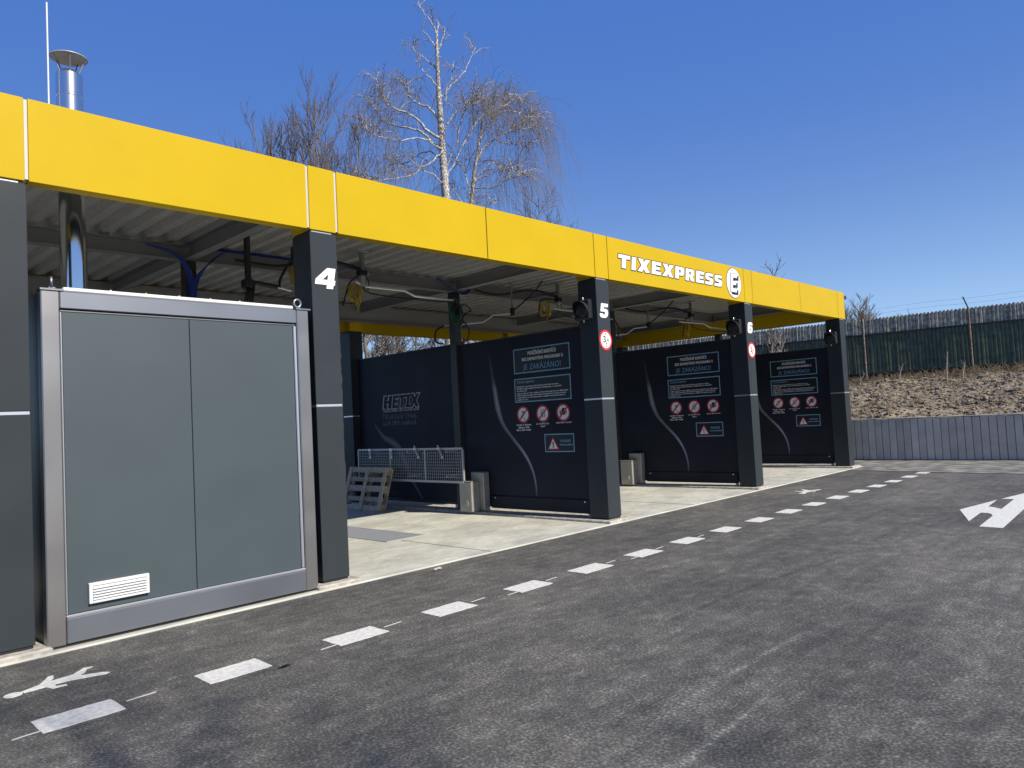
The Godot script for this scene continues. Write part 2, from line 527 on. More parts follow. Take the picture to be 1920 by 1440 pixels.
func make_asphalt() -> void:
	var w := 2048
	var h := 1024
	var big := noise(FastNoiseLite.TYPE_SIMPLEX_SMOOTH, 0.0028, 101, 4).get_image(w, h).get_data()
	var mid := noise(FastNoiseLite.TYPE_SIMPLEX_SMOOTH, 0.016, 102, 4).get_image(w, h).get_data()
	var fine := noise(FastNoiseLite.TYPE_SIMPLEX, 0.22, 103, 3).get_image(w, h).get_data()
	var worn := noise(FastNoiseLite.TYPE_SIMPLEX_SMOOTH, 0.045, 104, 5).get_image(w, h).get_data()
	# raking marks of the paver, short and across the lane
	var si := noise(FastNoiseLite.TYPE_SIMPLEX_SMOOTH, 0.06, 105, 5).get_image(w / 8, h)
	si.resize(w, h, Image.INTERPOLATE_CUBIC)
	var streak := si.get_data()
	# tyre marks: stamped strokes, dark rubber negative, pale dust positive
	var mark := PackedFloat32Array()
	mark.resize(w * h)
	var r := RandomNumberGenerator.new()
	r.seed = 77
	var strokes := []
	for k in 60:
		var x := r.randf_range(0.5, 12.0)
		var z := r.randf_range(0.4, 5.0)
		var a := r.randf_range(-0.12, 0.12) + (0.0 if r.randf() < 0.85 else 0.9)
		strokes.append([x, z, a, r.randf_range(-0.05, 0.05), r.randf_range(0.8, 4.5), r.randf_range(0.012, 0.09), r.randf_range(-0.11, -0.03) if r.randf() < 0.5 else r.randf_range(0.03, 0.11)])
	strokes.append_array([		[2.6, 2.08, 0.10, -0.07, 3.0, 0.022, 0.26], [2.7, 1.79, 0.04, 0.02, 1.2, 0.016, 0.34], [4.0, 3.0, 0.04, -0.05, 4.5, 0.05, -0.20], [4.6, 1.3, 0.05, 0.03, 3.6, 0.06, 0.12], [5.6, 3.6, 0.02, 0.02, 6.0, 0.06, -0.14]])
	for s in strokes:
		var x: float = s[0]
		var z: float = s[1]
		var a: float = s[2]
		var steps := int(s[4] / 0.012)
		for q in steps:
			x += cos(a) * 0.012
			z += sin(a) * 0.012
			a += s[3] * 0.012
			var px := int((x - AX0) / (AX1 - AX0) * w)
			var pz := int((z - AZ0) / (AZ1 - AZ0) * h)
			var rad := int(ceil(s[5] / (AZ1 - AZ0) * h))
			var ends := minf(1.0, minf(q, steps - q) / (steps * 0.25))
			for dz in range(-rad, rad + 1):
				var yy := pz + dz
				if yy < 0 or yy >= h or px < 0 or px >= w:
					continue
				var t: float = s[6] * ends * (1.0 - absf(dz) / (rad + 1.0))
				var at := yy * w + px
				if absf(t) > absf(mark[at]):
					mark[at] = t
	var out := PackedByteArray()
	out.resize(w * h * 3)
	for k in w * h:
		var b := (big[k] - 128) / 128.0
		var m := (mid[k] - 128) / 128.0
		var f := (fine[k] - 128) / 128.0
		var wn := (worn[k] - 128) / 128.0
		var st := (streak[k] - 128) / 128.0
		var g := 0.63 + b * 0.10 + m * 0.075 + f * 0.12 + st * 0.055
		g += maxf(wn - 0.12, 0.0) * 0.20 - maxf(-wn - 0.2, 0.0) * 0.14
		g += mark[k] * (0.62 + 0.6 * m + 0.5 * f)
		g = clampf(g, 0.2, 1.0)
		var warm := 0.012 * b + 0.01 * m
		out[k * 3] = int(clampf(g * (1.0 + warm), 0, 1) * 255)
		out[k * 3 + 1] = int(g * 255)
		out[k * 3 + 2] = int(clampf(g * (0.985 - warm), 0, 1) * 255)
	var a1 := mat("asphalt", 0.405, 0.405, 0.388, 0.92)
	a1.albedo_texture = mipped(Image.create_from_data(w, h, false, Image.FORMAT_RGB8, out))
	var chips := tone(noise(FastNoiseLite.TYPE_CELLULAR, 0.11, 107, 2), 1024, 1024, 0.60, 1.0, 2.0)
	a1.detail_enabled = true
	a1.detail_blend_mode = BaseMaterial3D.BLEND_MODE_MUL
	a1.detail_albedo = chips
	a1.detail_uv_layer = BaseMaterial3D.DETAIL_UV_2
	a1.uv2_scale = Vector3(1, 1, 1)
	var a2 := mat("asphalt_far", 0.145, 0.143, 0.138, 0.9)
	grain(a2, tone(noise(FastNoiseLite.TYPE_SIMPLEX_SMOOTH, 0.012, 108, 6), 1024, 1024, 0.66, 1.0, 1.6), 6.0)

# ---------------------------------------------------------------- setting
func flat(x0: float, x1: float, z0: float, z1: float, y: float) -> MB:
	var mb := MB.new()
	mb.quad(V(x0, y, z0), V(x1, y, z0), V(x1, y, z1), V(x0, y, z1), Vector3.UP)
	return mb

func make_ground() -> void:
	structure("ground", flat(-320, 320, -320, 320, -0.03), M.grass_ground)
	# asphalt yard: a ring of plain asphalt round the sheet that carries the marks
	structure("pavement", flat(-60, 17.0, -60, AZ0, 0.0), M.asphalt_far)
	structure("pavement", flat(-60, AX0, AZ0, 14.2, 0.0), M.asphalt_far)
	structure("pavement", flat(AX0, 20.3, AZ1, 14.2, -0.006), M.asphalt_far)
	var mb := MB.new()
	var uv2 := PackedVector2Array()
	var nx := 37
	var nz := 15
	for a in nx:
		for b in nz:
			var k := mb.v.size()
			for e in [[0, 0], [1, 0], [1, 1], [0, 1]]:
				var fx: float = float(a + e[0]) / nx
				var fz: float = float(b + e[1]) / nz
				mb.v.append(V(lerpf(AX0, AX1, fx), 0.0, lerpf(AZ0, AZ1, fz)))
				mb.n.append(Vector3.UP)
				mb.u.append(Vector2(fx, fz))
				mb.c.append(Color.WHITE)
				uv2.append(Vector2(lerpf(AX0, AX1, fx), lerpf(AZ0, AZ1, fz)) / 1.7)
			mb.i.append_array([k, k + 2, k + 1, k, k + 3, k + 2])
	var arr := []
	arr.resize(Mesh.ARRAY_MAX)
	arr[Mesh.ARRAY_VERTEX] = mb.v
	arr[Mesh.ARRAY_NORMAL] = mb.n
	arr[Mesh.ARRAY_TEX_UV] = mb.u
	arr[Mesh.ARRAY_TEX_UV2] = uv2
	arr[Mesh.ARRAY_INDEX] = mb.i
	var am := ArrayMesh.new()
	am.add_surface_from_arrays(Mesh.PRIMITIVE_TRIANGLES, arr)
	var road := put(self, "road", am, M.asphalt)
	road.set_meta("kind", "structure")
	# lighter strip in front of the plank wall, its edge slightly askew
	var ap := MB.new()
	var edge := [[16.3, -1.2], [16.74, 2.82], [16.88, 4.29], [17.18, 6.07], [17.45, 8.0], [17.9, 14.2]]
	for k in edge.size() - 1:
		ap.quad(V(edge[k][0], 0.004, edge[k][1]), V(20.3, 0.004, edge[k][1]), V(20.3, 0.004, edge[k + 1][1]), V(edge[k + 1][0], 0.004, edge[k + 1][1]), Vector3.UP)
	ap.quad(V(14.5, 0.004, -20), V(20.3, 0.004, -20), V(20.3, 0.004, -1.2), V(16.3, 0.004, -1.2), Vector3.UP)
	structure("apron", ap, M.apron)
	var gap := MB.new()
	for k in 4:
		var a0: Array = edge[k]
		var b0: Array = edge[k + 1]
		gap.quad(V(a0[0] - 0.03, 0.008, a0[1]), V(a0[0] + 0.004, 0.008, a0[1]), V(b0[0] + 0.004, 0.008, b0[1]), V(b0[0] - 0.03, 0.008, b0[1]), Vector3.UP)
	piece(road, "joint", gap, M.rail_dark)
	# slab of the bays, with saw joints
	var slab_node := put(self, "floor", bevel_mesh(Vector3(22.7, 0.2, 6.9), 0.01), M.concrete, V(6.85, -0.085, 9.65))
	slab_node.set_meta("kind", "structure")
	for x in [6.0, 10.55, 15.1]:
		box(slab_node, "joint", M.fence_board, x - 0.004, x + 0.004, 0.010, 0.018, 6.22, 7.9 if x < 7 else 13.0, 0.001)
	for x in [1.32, 3.985, 8.535, 13.07, 17.82]:
		box(slab_node, "kerb", M.kerb, x - 0.24, x + 0.24, 0.0, 0.052, 6.21, 12.95, 0.012)
	# dashes of the lane line
	var r := RandomNumberGenerator.new()
	r.seed = 9
	for k in 18:
		var x0 := 1.08 + k * 0.912 + r.randf_range(-0.02, 0.02)
		var x1 := x0 + 0.43 + r.randf_range(-0.03, 0.03)
		var za := lerpf(4.60, 4.46, k / 17.0) - 0.01
		var zb := lerpf(4.84, 4.66, k / 17.0)
		var pts := PackedVector2Array()
		for q in 10:
			pts.append(Vector2(lerpf(x0, x1, q / 10.0), za + r.randf_range(-0.004, 0.004)))
		for q in 4:
			pts.append(Vector2(x1 + r.randf_range(-0.004, 0.004), lerpf(za, zb, q / 4.0 + 0.02)))
		for q in 10:
			pts.append(Vector2(lerpf(x1, x0, q / 10.0), zb + r.randf_range(-0.004, 0.004)))
		for q in 4:
			pts.append(Vector2(x0 + r.randf_range(-0.004, 0.004), lerpf(zb, za, q / 4.0 + 0.02)))
		slab(road, "dash", pts, 0.001, 0.0045, M.paint)
		if k in [0, 2, 3, 4, 5, 6, 7]:
			var zc := lerpf(4.72, 4.58, k / 17.0)
			if k % 2 == 0:
				slab(road, "setting_out_line", PackedVector2Array([Vector2(x0 - 0.13, zc - 0.09), Vector2(x0 + 0.01, zc - 0.08), Vector2(x0 + 0.01, zc - 0.068), Vector2(x0 - 0.13, zc - 0.08)]), 0.0005, 0.003, M.paint_thin)
			slab(road, "setting_out_line", PackedVector2Array([Vector2(x1 + 0.05, zc), Vector2(x1 + 0.22, zc + 0.012), Vector2(x1 + 0.22, zc + 0.024), Vector2(x1 + 0.05, zc + 0.011)]), 0.0005, 0.003, M.paint_thin)
	pedestrian(road, 1.10, 5.44, 1.0)
	pedestrian(road, 12.55, 5.33, 1.25)
	# straight and left arrow
	slab(road, "arrow_shaft", PackedVector2Array([Vector2(9.96, 2.155), Vector2(9.94, 1.92), Vector2(12.75, 2.05), Vector2(12.75, 1.90), Vector2(14.2, 2.16), Vector2(12.72, 2.44), Vector2(12.72, 2.285), Vector2(11.60, 2.235)]), 0.001, 0.0045, M.paint)
	slab(road, "arrow_branch", PackedVector2Array([Vector2(10.88, 2.20), Vector2(11.58, 2.236), Vector2(11.72, 2.34), Vector2(11.80, 2.43), Vector2(12.56, 2.47), Vector2(11.36, 2.67), Vector2(10.35, 2.345), Vector2(11.14, 2.385), Vector2(11.14, 2.30), Vector2(11.04, 2.24)]), 0.0012, 0.0043, M.paint)

func pedestrian(road: Node, x: float, z: float, s: float) -> void:
	# a walking figure lying along the lane, head to the left
	var fig := PackedVector2Array()
	for p in [[0.09, 0.02], [0.20, 0.075], [0.255, 0.16], [0.285, 0.215], [0.315, 0.215], [0.30, 0.15], [0.27, 0.095], [0.40, 0.115], [0.46, 0.175], [0.49, 0.21], [0.545, 0.19], [0.50, 0.165], [0.47, 0.10], [0.42, 0.055], [0.55, -0.005], [0.575, -0.045], [0.55, -0.065], [0.36, 0.0], [0.27, 0.0], [0.26, -0.05], [0.315, -0.06], [0.315, -0.085], [0.235, -0.08], [0.215, -0.01], [0.10, -0.015]]:
		fig.append(Vector2(x + p[0] * s, z + p[1] * s))
	slab(road, "pedestrian_figure", fig, 0.001, 0.0045, M.paint)
	var head := PackedVector2Array()
	for k in 16:
		head.append(Vector2(x + (0.045 + cos(TAU * k / 16.0) * 0.05) * s, z + sin(TAU * k / 16.0) * 0.048 * s))
	slab(road, "pedestrian_head", head, 0.0012, 0.0042, M.paint)

func bank_height(x: float, z: float) -> float:
	var t := clampf((x - 20.25) / 9.0, 0.0, 1.3)
	return 1.0 + t * 1.25

func make_bank() -> void:
	var f := noise(FastNoiseLite.TYPE_SIMPLEX_SMOOTH, 1.3, 201, 4)
	var f2 := noise(FastNoiseLite.TYPE_SIMPLEX_SMOOTH, 0.25, 202, 3)
	var mb := MB.new()
	var xs := []
	var x := 20.22
	while x < 31.0:
		xs.append(x)
		x += 0.11
	for e in [34.0, 45.0, 70.0, 140.0]:
		xs.append(e)
	var zs := []
	var z := -6.0
	while z < 24.0:
		zs.append(z)
		z += 0.11 if z > 1.5 and z < 11.0 else 0.4
	zs.push_front(-40.0)
	zs.append_array([40.0, 90.0])
	for a in xs.size():
		for b in zs.size():
			var px: float = xs[a]
			var pz: float = zs[b]
			var n := f.get_noise_2d(px, pz)
			var n2 := f2.get_noise_2d(px, pz)
			mb.v.append(V(px, bank_height(px, pz) + n * 0.15 + n2 * 0.10, pz))
			var g := 0.86 + n2 * 0.5 + f.get_noise_2d(px * 2.3 + 50.0, pz * 2.3) * 0.35
			mb.c.append(Color(0.215 * g, 0.183 * g, 0.132 * g))
			mb.u.append(Vector2.ZERO)
	var nz := zs.size()
	for a in xs.size() - 1:
		for b in nz - 1:
			var k := a * nz + b
			mb.i.append_array([k, k + 1, k + nz, k + 1, k + nz + 1, k + nz])
	mb.n.resize(mb.v.size())
	for k in range(0, mb.i.size(), 3):
		var nn := (mb.v[mb.i[k + 2]] - mb.v[mb.i[k]]).cross(mb.v[mb.i[k + 1]] - mb.v[mb.i[k]])
		if nn.y < 0:
			nn = -nn
			var t := mb.i[k + 1]
			mb.i[k + 1] = mb.i[k + 2]
			mb.i[k + 2] = t
		for e in 3:
			mb.n[mb.i[k + e]] += nn
	for k in mb.n.size():
		mb.n[k] = mb.n[k].normalized()
	var bank := structure("terrain", mb, M.soil)
	# clods lying over the bank
	var r := RandomNumberGenerator.new()
	r.seed = 31
	var lump := MB.new()
	var ico := SphereMesh.new()
	ico.radius = 0.5
	ico.height = 1.0
	ico.radial_segments = 7
	ico.rings = 4
	var arr := ico.surface_get_arrays(0)
	var vs: PackedVector3Array = arr[Mesh.ARRAY_VERTEX]
	var wob := noise(FastNoiseLite.TYPE_SIMPLEX, 1.6, 33, 2)
	for k in vs.size():
		vs[k] *= 1.0 + wob.get_noise_3dv(vs[k]) * 0.7
	var id: PackedInt32Array = arr[Mesh.ARRAY_INDEX]
	for k in range(0, id.size(), 3):
		if vs[id[k]] != vs[id[k + 1]] and vs[id[k + 1]] != vs[id[k + 2]] and vs[id[k]] != vs[id[k + 2]]:
			lump.tri(vs[id[k]], vs[id[k + 1]], vs[id[k + 2]], vs[id[k]] + vs[id[k + 1]] + vs[id[k + 2]])
	var mm := MultiMesh.new()
	mm.transform_format = MultiMesh.TRANSFORM_3D
	mm.use_colors = true
	mm.mesh = lump.mesh()
	mm.instance_count = 16000
	for k in mm.instance_count:
		var px := r.randf_range(20.4, 29.4)
		var pz := r.randf_range(0.5, 13.0)
		var s := 0.03 + 0.10 * pow(r.randf(), 3.2)
		var b := Basis.from_euler(Vector3(r.randf() * TAU, r.randf() * TAU, r.randf() * TAU)).scaled(Vector3(s * r.randf_range(0.7, 1.5), s * r.randf_range(0.5, 0.9), s * r.randf_range(0.7, 1.5)))
		mm.set_instance_transform(k, Transform3D(b, V(px, bank_height(px, pz) + f.get_noise_2d(px, pz) * 0.15 + f2.get_noise_2d(px, pz) * 0.10 + s * 0.1, pz)))
		var g := r.randf_range(0.55, 1.3)
		mm.set_instance_color(k, Color(0.215 * g, 0.180 * g, 0.130 * g))
	var cl := MultiMeshInstance3D.new()
	cl.multimesh = mm
	cl.material_override = M.clod
	cl.name = "soil_clods"
	cl.set_meta("kind", "stuff")
	cl.set_meta("label", "brown clods of loose soil over the bank below the fence")
	cl.set_meta("category", "soil")
	add_child(cl)
	# dead weeds along the foot of the fence
	var wd := MB.new()
	for k in 2600:
		var pz := r.randf_range(0.0, 14.0)
		var px := fence_x(pz) - 0.15 - absf(r.randfn(0.0, 0.45))
		var hgt := r.randf_range(0.06, 0.30)
		var p0 := V(px, bank_height(px, pz) - 0.03, pz)
		var p1 := p0 + Vector3(r.randf_range(-0.12, 0.12), hgt, r.randf_range(-0.12, 0.12))
		var p2 := p1 + Vector3(r.randf_range(-0.15, 0.15), hgt * r.randf_range(-0.3, 0.6), r.randf_range(-0.15, 0.15))
		wd.tube(PackedVector3Array([p0, p1, p2]), PackedFloat32Array([0.008, 0.006, 0.003]), 3, Color.WHITE, false)
	for k in 2600:
		# thin dry stalks over the slope, in drifts
		var pz := r.randf_range(0.5, 13.0)
		var px := r.randf_range(20.6, 29.0)
		if f2.get_noise_2d(px * 1.7 + 9.0, pz * 1.7) < r.randf_range(-0.15, 0.35):
			continue
		var p0 := V(px, bank_height(px, pz) + 0.02, pz)
		var p1 := p0 + Vector3(r.randf_range(-0.14, 0.14), r.randf_range(0.05, 0.16), r.randf_range(-0.14, 0.14))
		wd.tube(PackedVector3Array([p0, p1, p1 + Vector3(r.randf_range(-0.14, 0.14), r.randf_range(-0.05, 0.05), r.randf_range(-0.14, 0.14))]), PackedFloat32Array([0.007, 0.006, 0.003]), 3, Color.WHITE, false)
	var wo := put(self, "dead_weeds", wd.mesh(), M.weed)
	wo.set_meta("kind", "stuff")
	wo.set_meta("label", "brown dead weeds tangled along the foot of the green fence and over the bank")
	wo.set_meta("category", "weeds")
	# bare saplings and rocks
	for s in [[27.6, 6.55, 1.05, 0.02, "thin pale sapling standing bare on the bank, taller of the pair"], [27.4, 6.05, 0.7, 0.03, "short bare sapling on the bank, nearer the leaning fence post"], [27.9, 8.1, 0.75, 0.05, "crooked bare sapling against the middle of the green fence"], [27.7, 9.35, 0.55, 0.06, "small forked sapling beside the rocks at the fence foot"]]:
		var at := V(s[0], bank_height(s[0], s[1]) - 0.05, s[1])
		var t := thing("sapling", s[4], "sapling", at, "saplings on the soil bank")
		var st := MB.new()
		var top := at + Vector3(0.05, s[2], s[3] * 3.0)
		st.tube(PackedVector3Array([at, at.lerp(top, 0.5) + Vector3(0.0, 0, -s[3]), top]), PackedFloat32Array([0.022, 0.018, 0.009]), 5)
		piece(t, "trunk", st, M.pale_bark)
		var tw := MB.new()
		for k in 4:
			var q := at.lerp(top, 0.45 + 0.14 * k)
			tw.tube(PackedVector3Array([q, q + Vector3(r.randf_range(-0.1, 0.1), 0.16, r.randf_range(-0.14, 0.14))]), PackedFloat32Array([0.007, 0.003]), 3)
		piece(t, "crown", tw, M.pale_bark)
	var rk := [[27.0, 9.75, 0.42, "large grey rock half buried at the fence foot beside the end column"], [26.7, 9.25, 0.22, "small pale rock lying right of the large grey rock"], [25.3, 10.0, 0.5, "flat grey rock low on the bank behind the end column"]]
	for q in rk:
		var t := thing("rock", q[3], "rock", V(q[0], bank_height(q[0], q[1]) - 0.05, q[1]), "rocks on the soil bank")
		var o := put(t, "stone", lump.mesh(), M.rock, t.position + Vector3(0, q[2] * 0.2, 0))
		o.scale = Vector3(q[2] * 1.2, q[2] * 0.7, q[2] * 1.3)
		o.rotation.y = q[1]

func fence_x(z: float) -> float:
	return 29.95 - (z - 4.0) * 0.140

func make_fence() -> void:
	var t := thing("sheet_fence", "tall dark green ribbed metal fence with grey top band on the bank", "fence", V(28.9, 2.1, 8.0))
	var r := RandomNumberGenerator.new()
	r.seed = 5
	# a sheet per post bay: ribs 12 cm apart, rounded tops
	var z := -3.4
	var bay := 3.35
	while z < 24.0:
		var up := MB.new()
		var low := MB.new()
		var board := MB.new()
		var n := 28
		var dirn := V(-0.140, 0, 1).normalized()
		var out := V(-1, 0, -0.140).normalized()
		for k in n:
			var za := z + bay * k / n
			var zb := z + bay * (k + 1) / n
			var pa := V(fence_x(za), 0, za)
			var pb := V(fence_x(zb), 0, zb)
			var lift := 0.020 + 0.022 * r.randf() * r.randf()
			var tip := r.randf_range(-0.006, 0.010)
			var q := [pa, pa.lerp(pb, 0.14) + out * (lift + tip), pa.lerp(pb, 0.66) + out * lift, pa.lerp(pb, 0.80), pb]
			var top := 4.60 + r.randf_range(-0.006, 0.006)
			for e in 4:
				var a: Vector3 = q[e]
				var b: Vector3 = q[e + 1]
				var ta: float = [0.03, 0.0, 0.0, 0.035][e]
				var tb: float = [0.0, 0.0, 0.035, 0.03][e]
				up.quad(a + Vector3(0, 3.98, 0), b + Vector3(0, 3.98, 0), b + Vector3(0, top - tb, 0), a + Vector3(0, top - ta, 0), out)
				low.quad(a + out * 0.03 + Vector3(0, 2.54, 0), b + out * 0.03 + Vector3(0, 2.54, 0), b + out * 0.03 + Vector3(0, 4.02, 0), a + out * 0.03 + Vector3(0, 4.02, 0), out)
			board.quad(pa + Vector3(0, 1.95, 0) + out * 0.002 * (k % 3), pb + Vector3(0, 1.95, 0) + out * 0.002 * (k % 3), pb + Vector3(0, 2.60, 0) + out * 0.002 * (k % 3), pa + Vector3(0, 2.60, 0) + out * 0.002 * (k % 3), out)
		piece(t, "upper_sheet", up, M.fence_grey)
		piece(t, "lower_sheet", low, M.fence_green)
		piece(t, "base_board", board, M.fence_board)
		for y in [3.995, 2.545]:
			var rail := MB.new()
			var a := V(fence_x(z), y, z) + out * 0.085
			var b := V(fence_x(z + bay), y, z + bay) + out * 0.085
			rail.quad(a + Vector3(0, -0.028, 0), b + Vector3(0, -0.028, 0), b + Vector3(0, 0.028, 0), a + Vector3(0, 0.028, 0), out)
			rail.quad(a + Vector3(0, 0.028, 0), b + Vector3(0, 0.028, 0), b + Vector3(0, 0.028, 0) - out * 0.05, a + Vector3(0, 0.028, 0) - out * 0.05, Vector3.UP)
			rail.quad(a + Vector3(0, -0.028, 0), b + Vector3(0, -0.028, 0), b + Vector3(0, -0.028, 0) - out * 0.05, a + Vector3(0, -0.028, 0) - out * 0.05, Vector3.DOWN)
			piece(t, "rail", rail, M.rail_dark)
		var pz := z + 2.9
		var foot := V(fence_x(pz), 2.05, pz) + out * 0.15
		var post := pipe(t, "post", M.rust, [foot, foot + Vector3(0, 2.55, 0)], 0.035, 8)
		pipe(post, "arm", M.rail_dark, [foot + Vector3(0, 2.53, 0), foot + Vector3(0, 2.93, 0) + out * 0.06 + dirn * 0.13], 0.024, 6)
		z += bay
	for y in [4.75, 4.93]:
		var p := []
		var zz := -3.4
		while zz < 24.0:
			p.append(V(fence_x(zz), y + 0.02 * sin(zz * 1.9), zz) + V(-0.17, 0, 0))
			zz += 0.8
		pipe(t, "wire", M.galvanised, p, 0.004, 3)

func make_plank_wall() -> void:
	var t := thing("retaining_wall", "low grey plank wall holding back the soil bank beyond the yard", "wall", V(20.2, 0, 5.0))
	var r := RandomNumberGenerator.new()
	r.seed = 8
	var z := -4.0
	while z < 13.5:
		var w := 0.167 + r.randf_range(-0.004, 0.004)
		var off := r.randf_range(-0.004, 0.004)
		box(t, "plank", M["plank_%d" % r.randi_range(0, 3)], 20.18 + off, 20.22 + off, 0.012, 1.035 + r.randf_range(-0.004, 0.004), z + 0.006, z + w - 0.006, 0.006)
		z += w
	box(t, "backing", M.core, 20.225, 20.245, 0.0, 1.02, -4.0, 13.6, 0.002)
	box(t, "cap", M.plank_cap, 20.165, 20.28, 1.042, 1.068, -4.0, 13.6, 0.004)

# ---------------------------------------------------------------- canopy
const COLS := [-3.4, 1.172, 3.838, 8.392, 12.925, 17.655]
const CW := 0.297
const CD := 0.33

func make_column(t: Node, x: float, z: float, num: String) -> void:
	var core := box(t, "column", M.core, x + 0.012, x + CW - 0.012, 0.045, 3.47, z + 0.012, z + CD - 0.012, 0.002)
	for e in [[0.075, 1.738, "lower_cladding"], [1.766, 3.455, "upper_cladding"]]:
		box(core, e[2], M.cladding, x, x + CW, e[0], e[1], z, z + CD, 0.004)
	box(core, "joint_trim", M.trim, x + 0.004, x + CW - 0.006, 1.7395, 1.7645, z + 0.003, z + CD - 0.006, 0.002)
	box(core, "head_trim", M.trim, x + 0.02, x + CW - 0.05, 3.456, 3.4685, z + 0.005, z + 0.06, 0.002)
	if num:
		heavy_word(core, num, x + (0.045 if num == "4" else 0.062), x + (0.268 if num == "4" else 0.252), 2.905, 3.112, z, false, 0.18, "numeral")

func ibeam(t: Node, called: String, x0: float, x1: float, y0: float, y1: float, z0: float, z1: float) -> void:
	# an I section lying along its longer side
	var mb := MB.new()
	var h := 0.012
	var along_x := absf(x1 - x0) > absf(z1 - z0)
	var add := func(a0: float, a1: float, b0: float, b1: float, c0: float, c1: float) -> void:
		mb.box(V(a0, b0, c1), V(a1, b1, c0))
	add.call(x0, x1, y0, y0 + h, z0, z1)
	add.call(x0, x1, y1 - h, y1, z0, z1)
	if along_x:
		var zc := (z0 + z1) / 2
		add.call(x0, x1, y0 + h, y1 - h, zc - 0.005, zc + 0.005)
	else:
		var xc := (x0 + x1) / 2
		add.call(xc - 0.005, xc + 0.005, y0 + h, y1 - h, z0, z1)
	piece(t, called, mb, M.beam)

func make_canopy() -> void:
	var t := thing("wash_canopy", "long flat canopy with yellow fascia on dark grey clad columns", "canopy", V(8.5, 0, 9.5))
	for k in COLS.size():
		make_column(t, COLS[k], FRONT, ["", "", "4", "5", "6", ""][k])
		make_column(t, COLS[k], 12.45, "")
	# front fascia panels
	var seams := [-4.6, -3.4, -3.1, -0.8, 1.167, 1.472, 3.826, 4.146, 6.264, 8.39, 8.707, 12.95, 13.275, 15.49, 17.60, 18.02]
	for k in seams.size() - 1:
		var wide := [0.006, 0.006]
		for e in 2:
			if (seams[k + e] > 1.4 and seams[k + e] < 4.2):
				wide[e] = 0.0135
		var p := box(t, "fascia_panel", M.yellow, seams[k] + wide[0], seams[k + 1] - wide[1], 3.478, 4.11, FRONT - 0.005, FRONT + 0.035, 0.003)
		box(p, "bottom_return", M.yellow, seams[k] + wide[0], seams[k + 1] - wide[1], 3.478, 3.49, FRONT + 0.0352, FRONT + 0.12, 0.002)
		if wide[1] > 0.01:
			box(t, "joint_strip", M.joint, seams[k + 1] - 0.0125, seams[k + 1] + 0.0125, 3.492, 4.102, FRONT + 0.004, FRONT + 0.02, 0.002)
	box(t, "fascia_frame", M.core, -4.6, 18.0, 3.50, 4.09, FRONT + 0.04, FRONT + 0.06, 0.002)
	for x in COLS:
		box(t, "head_box", M.yellow, x - 0.002, x + CW + 0.002, 3.474, 3.60, FRONT + 0.122, FRONT + CD + 0.004, 0.003)
	# rear fascia and the two ends
	for k in seams.size() - 1:
		box(t, "fascia_panel", M.yellow, seams[k] + 0.004, seams[k + 1] - 0.004, 3.45, 4.11, BACK - 0.035, BACK + 0.005, 0.003)
		box(t, "soffit_return", M.yellow, seams[k] + 0.004, seams[k + 1] - 0.004, 3.452, 3.66, 12.60, 12.612, 0.002)
	for x in COLS:
		box(t, "head_box", M.yellow, x - 0.002, x + CW + 0.002, 3.456, 3.66, 12.43, 12.598, 0.003)
	var zs := [FRONT + 0.04, 8.45, 10.6, BACK - 0.04]
	for k in 3:
		box(t, "end_panel", M.yellow, 17.98, 18.02, 3.478, 4.11, zs[k] + 0.003, zs[k + 1] - 0.003, 0.003)
		box(t, "end_lining", M.yellow, 17.62, 17.63, 3.474, 3.93, zs[k] + (0.60 if k == 0 else 0.003), zs[k + 1] - (0.12 if k == 2 else 0.003), 0.002)
		box(t, "end_panel", M.yellow, -4.64, -4.60, 3.478, 4.11, zs[k] + 0.003, zs[k + 1] - 0.003, 0.003)
	# trapezoidal deck, sheet by sheet
	var x := -4.55
	while x < 17.9:
		var mb := MB.new()
		for k in 4:
			var a := x + k * 0.25
			var prof := [[0.0, 4.0], [0.10, 4.0], [0.125, 4.08], [0.225, 4.08], [0.25, 4.0]]
			for e in 4:
				mb.quad(V(a + prof[e][0], prof[e][1], FRONT + 0.08), V(a + prof[e + 1][0], prof[e + 1][1], FRONT + 0.08), V(a + prof[e + 1][0], prof[e + 1][1] - 0.02, BACK - 0.06), V(a + prof[e][0], prof[e][1] - 0.02, BACK - 0.06), Vector3.DOWN)
		piece(t, "deck_sheet", mb, M.deck_metal)
		x += 1.0
	box(t, "roof_membrane", M.apron, -4.58, 17.96, 4.084, 4.098, FRONT + 0.07, BACK - 0.05, 0.003)
	# steel frame
	ibeam(t, "beam", -4.5, 17.6, 3.765, 3.955, 9.40, 9.53)
	ibeam(t, "edge_beam", -4.5, 17.6, 3.62, 3.955, 12.26, 12.40)
	ibeam(t, "edge_beam", -4.5, 17.6, 3.66, 3.985, 6.46, 6.60)
	for c in [-3.25, 1.32, 3.985, 8.54, 13.07, 17.50]:
		ibeam(t, "rafter", c - 0.06, c + 0.06, 3.785, 3.982, 6.62, 9.39)
		ibeam(t, "rafter", c - 0.06, c + 0.06, 3.785, 3.955, 9.54, 12.25)
		if c < 17:
			box(t, "middle_post", M.dark_post, c - 0.07, c + 0.07, 0.045, 3.764, 9.395, 9.555, 0.006)
		else:
			box(t, "middle_post", M.dark_post, c + 0.25, c + 0.39, 0.045, 3.90, 9.395, 9.555, 0.006)
	# lettering and badge on the fascia
	var z := FRONT - 0.0065
	heavy_word(t, "TIXEXPRESS", 8.96, 12.10, 3.682, 3.885, FRONT - 0.005)
	disc(t, "badge_rim", M.ink_blue, V(12.545, 3.80, FRONT - 0.005), 0.0, 0.282, Vector3(0, 0, 1), 0.003)
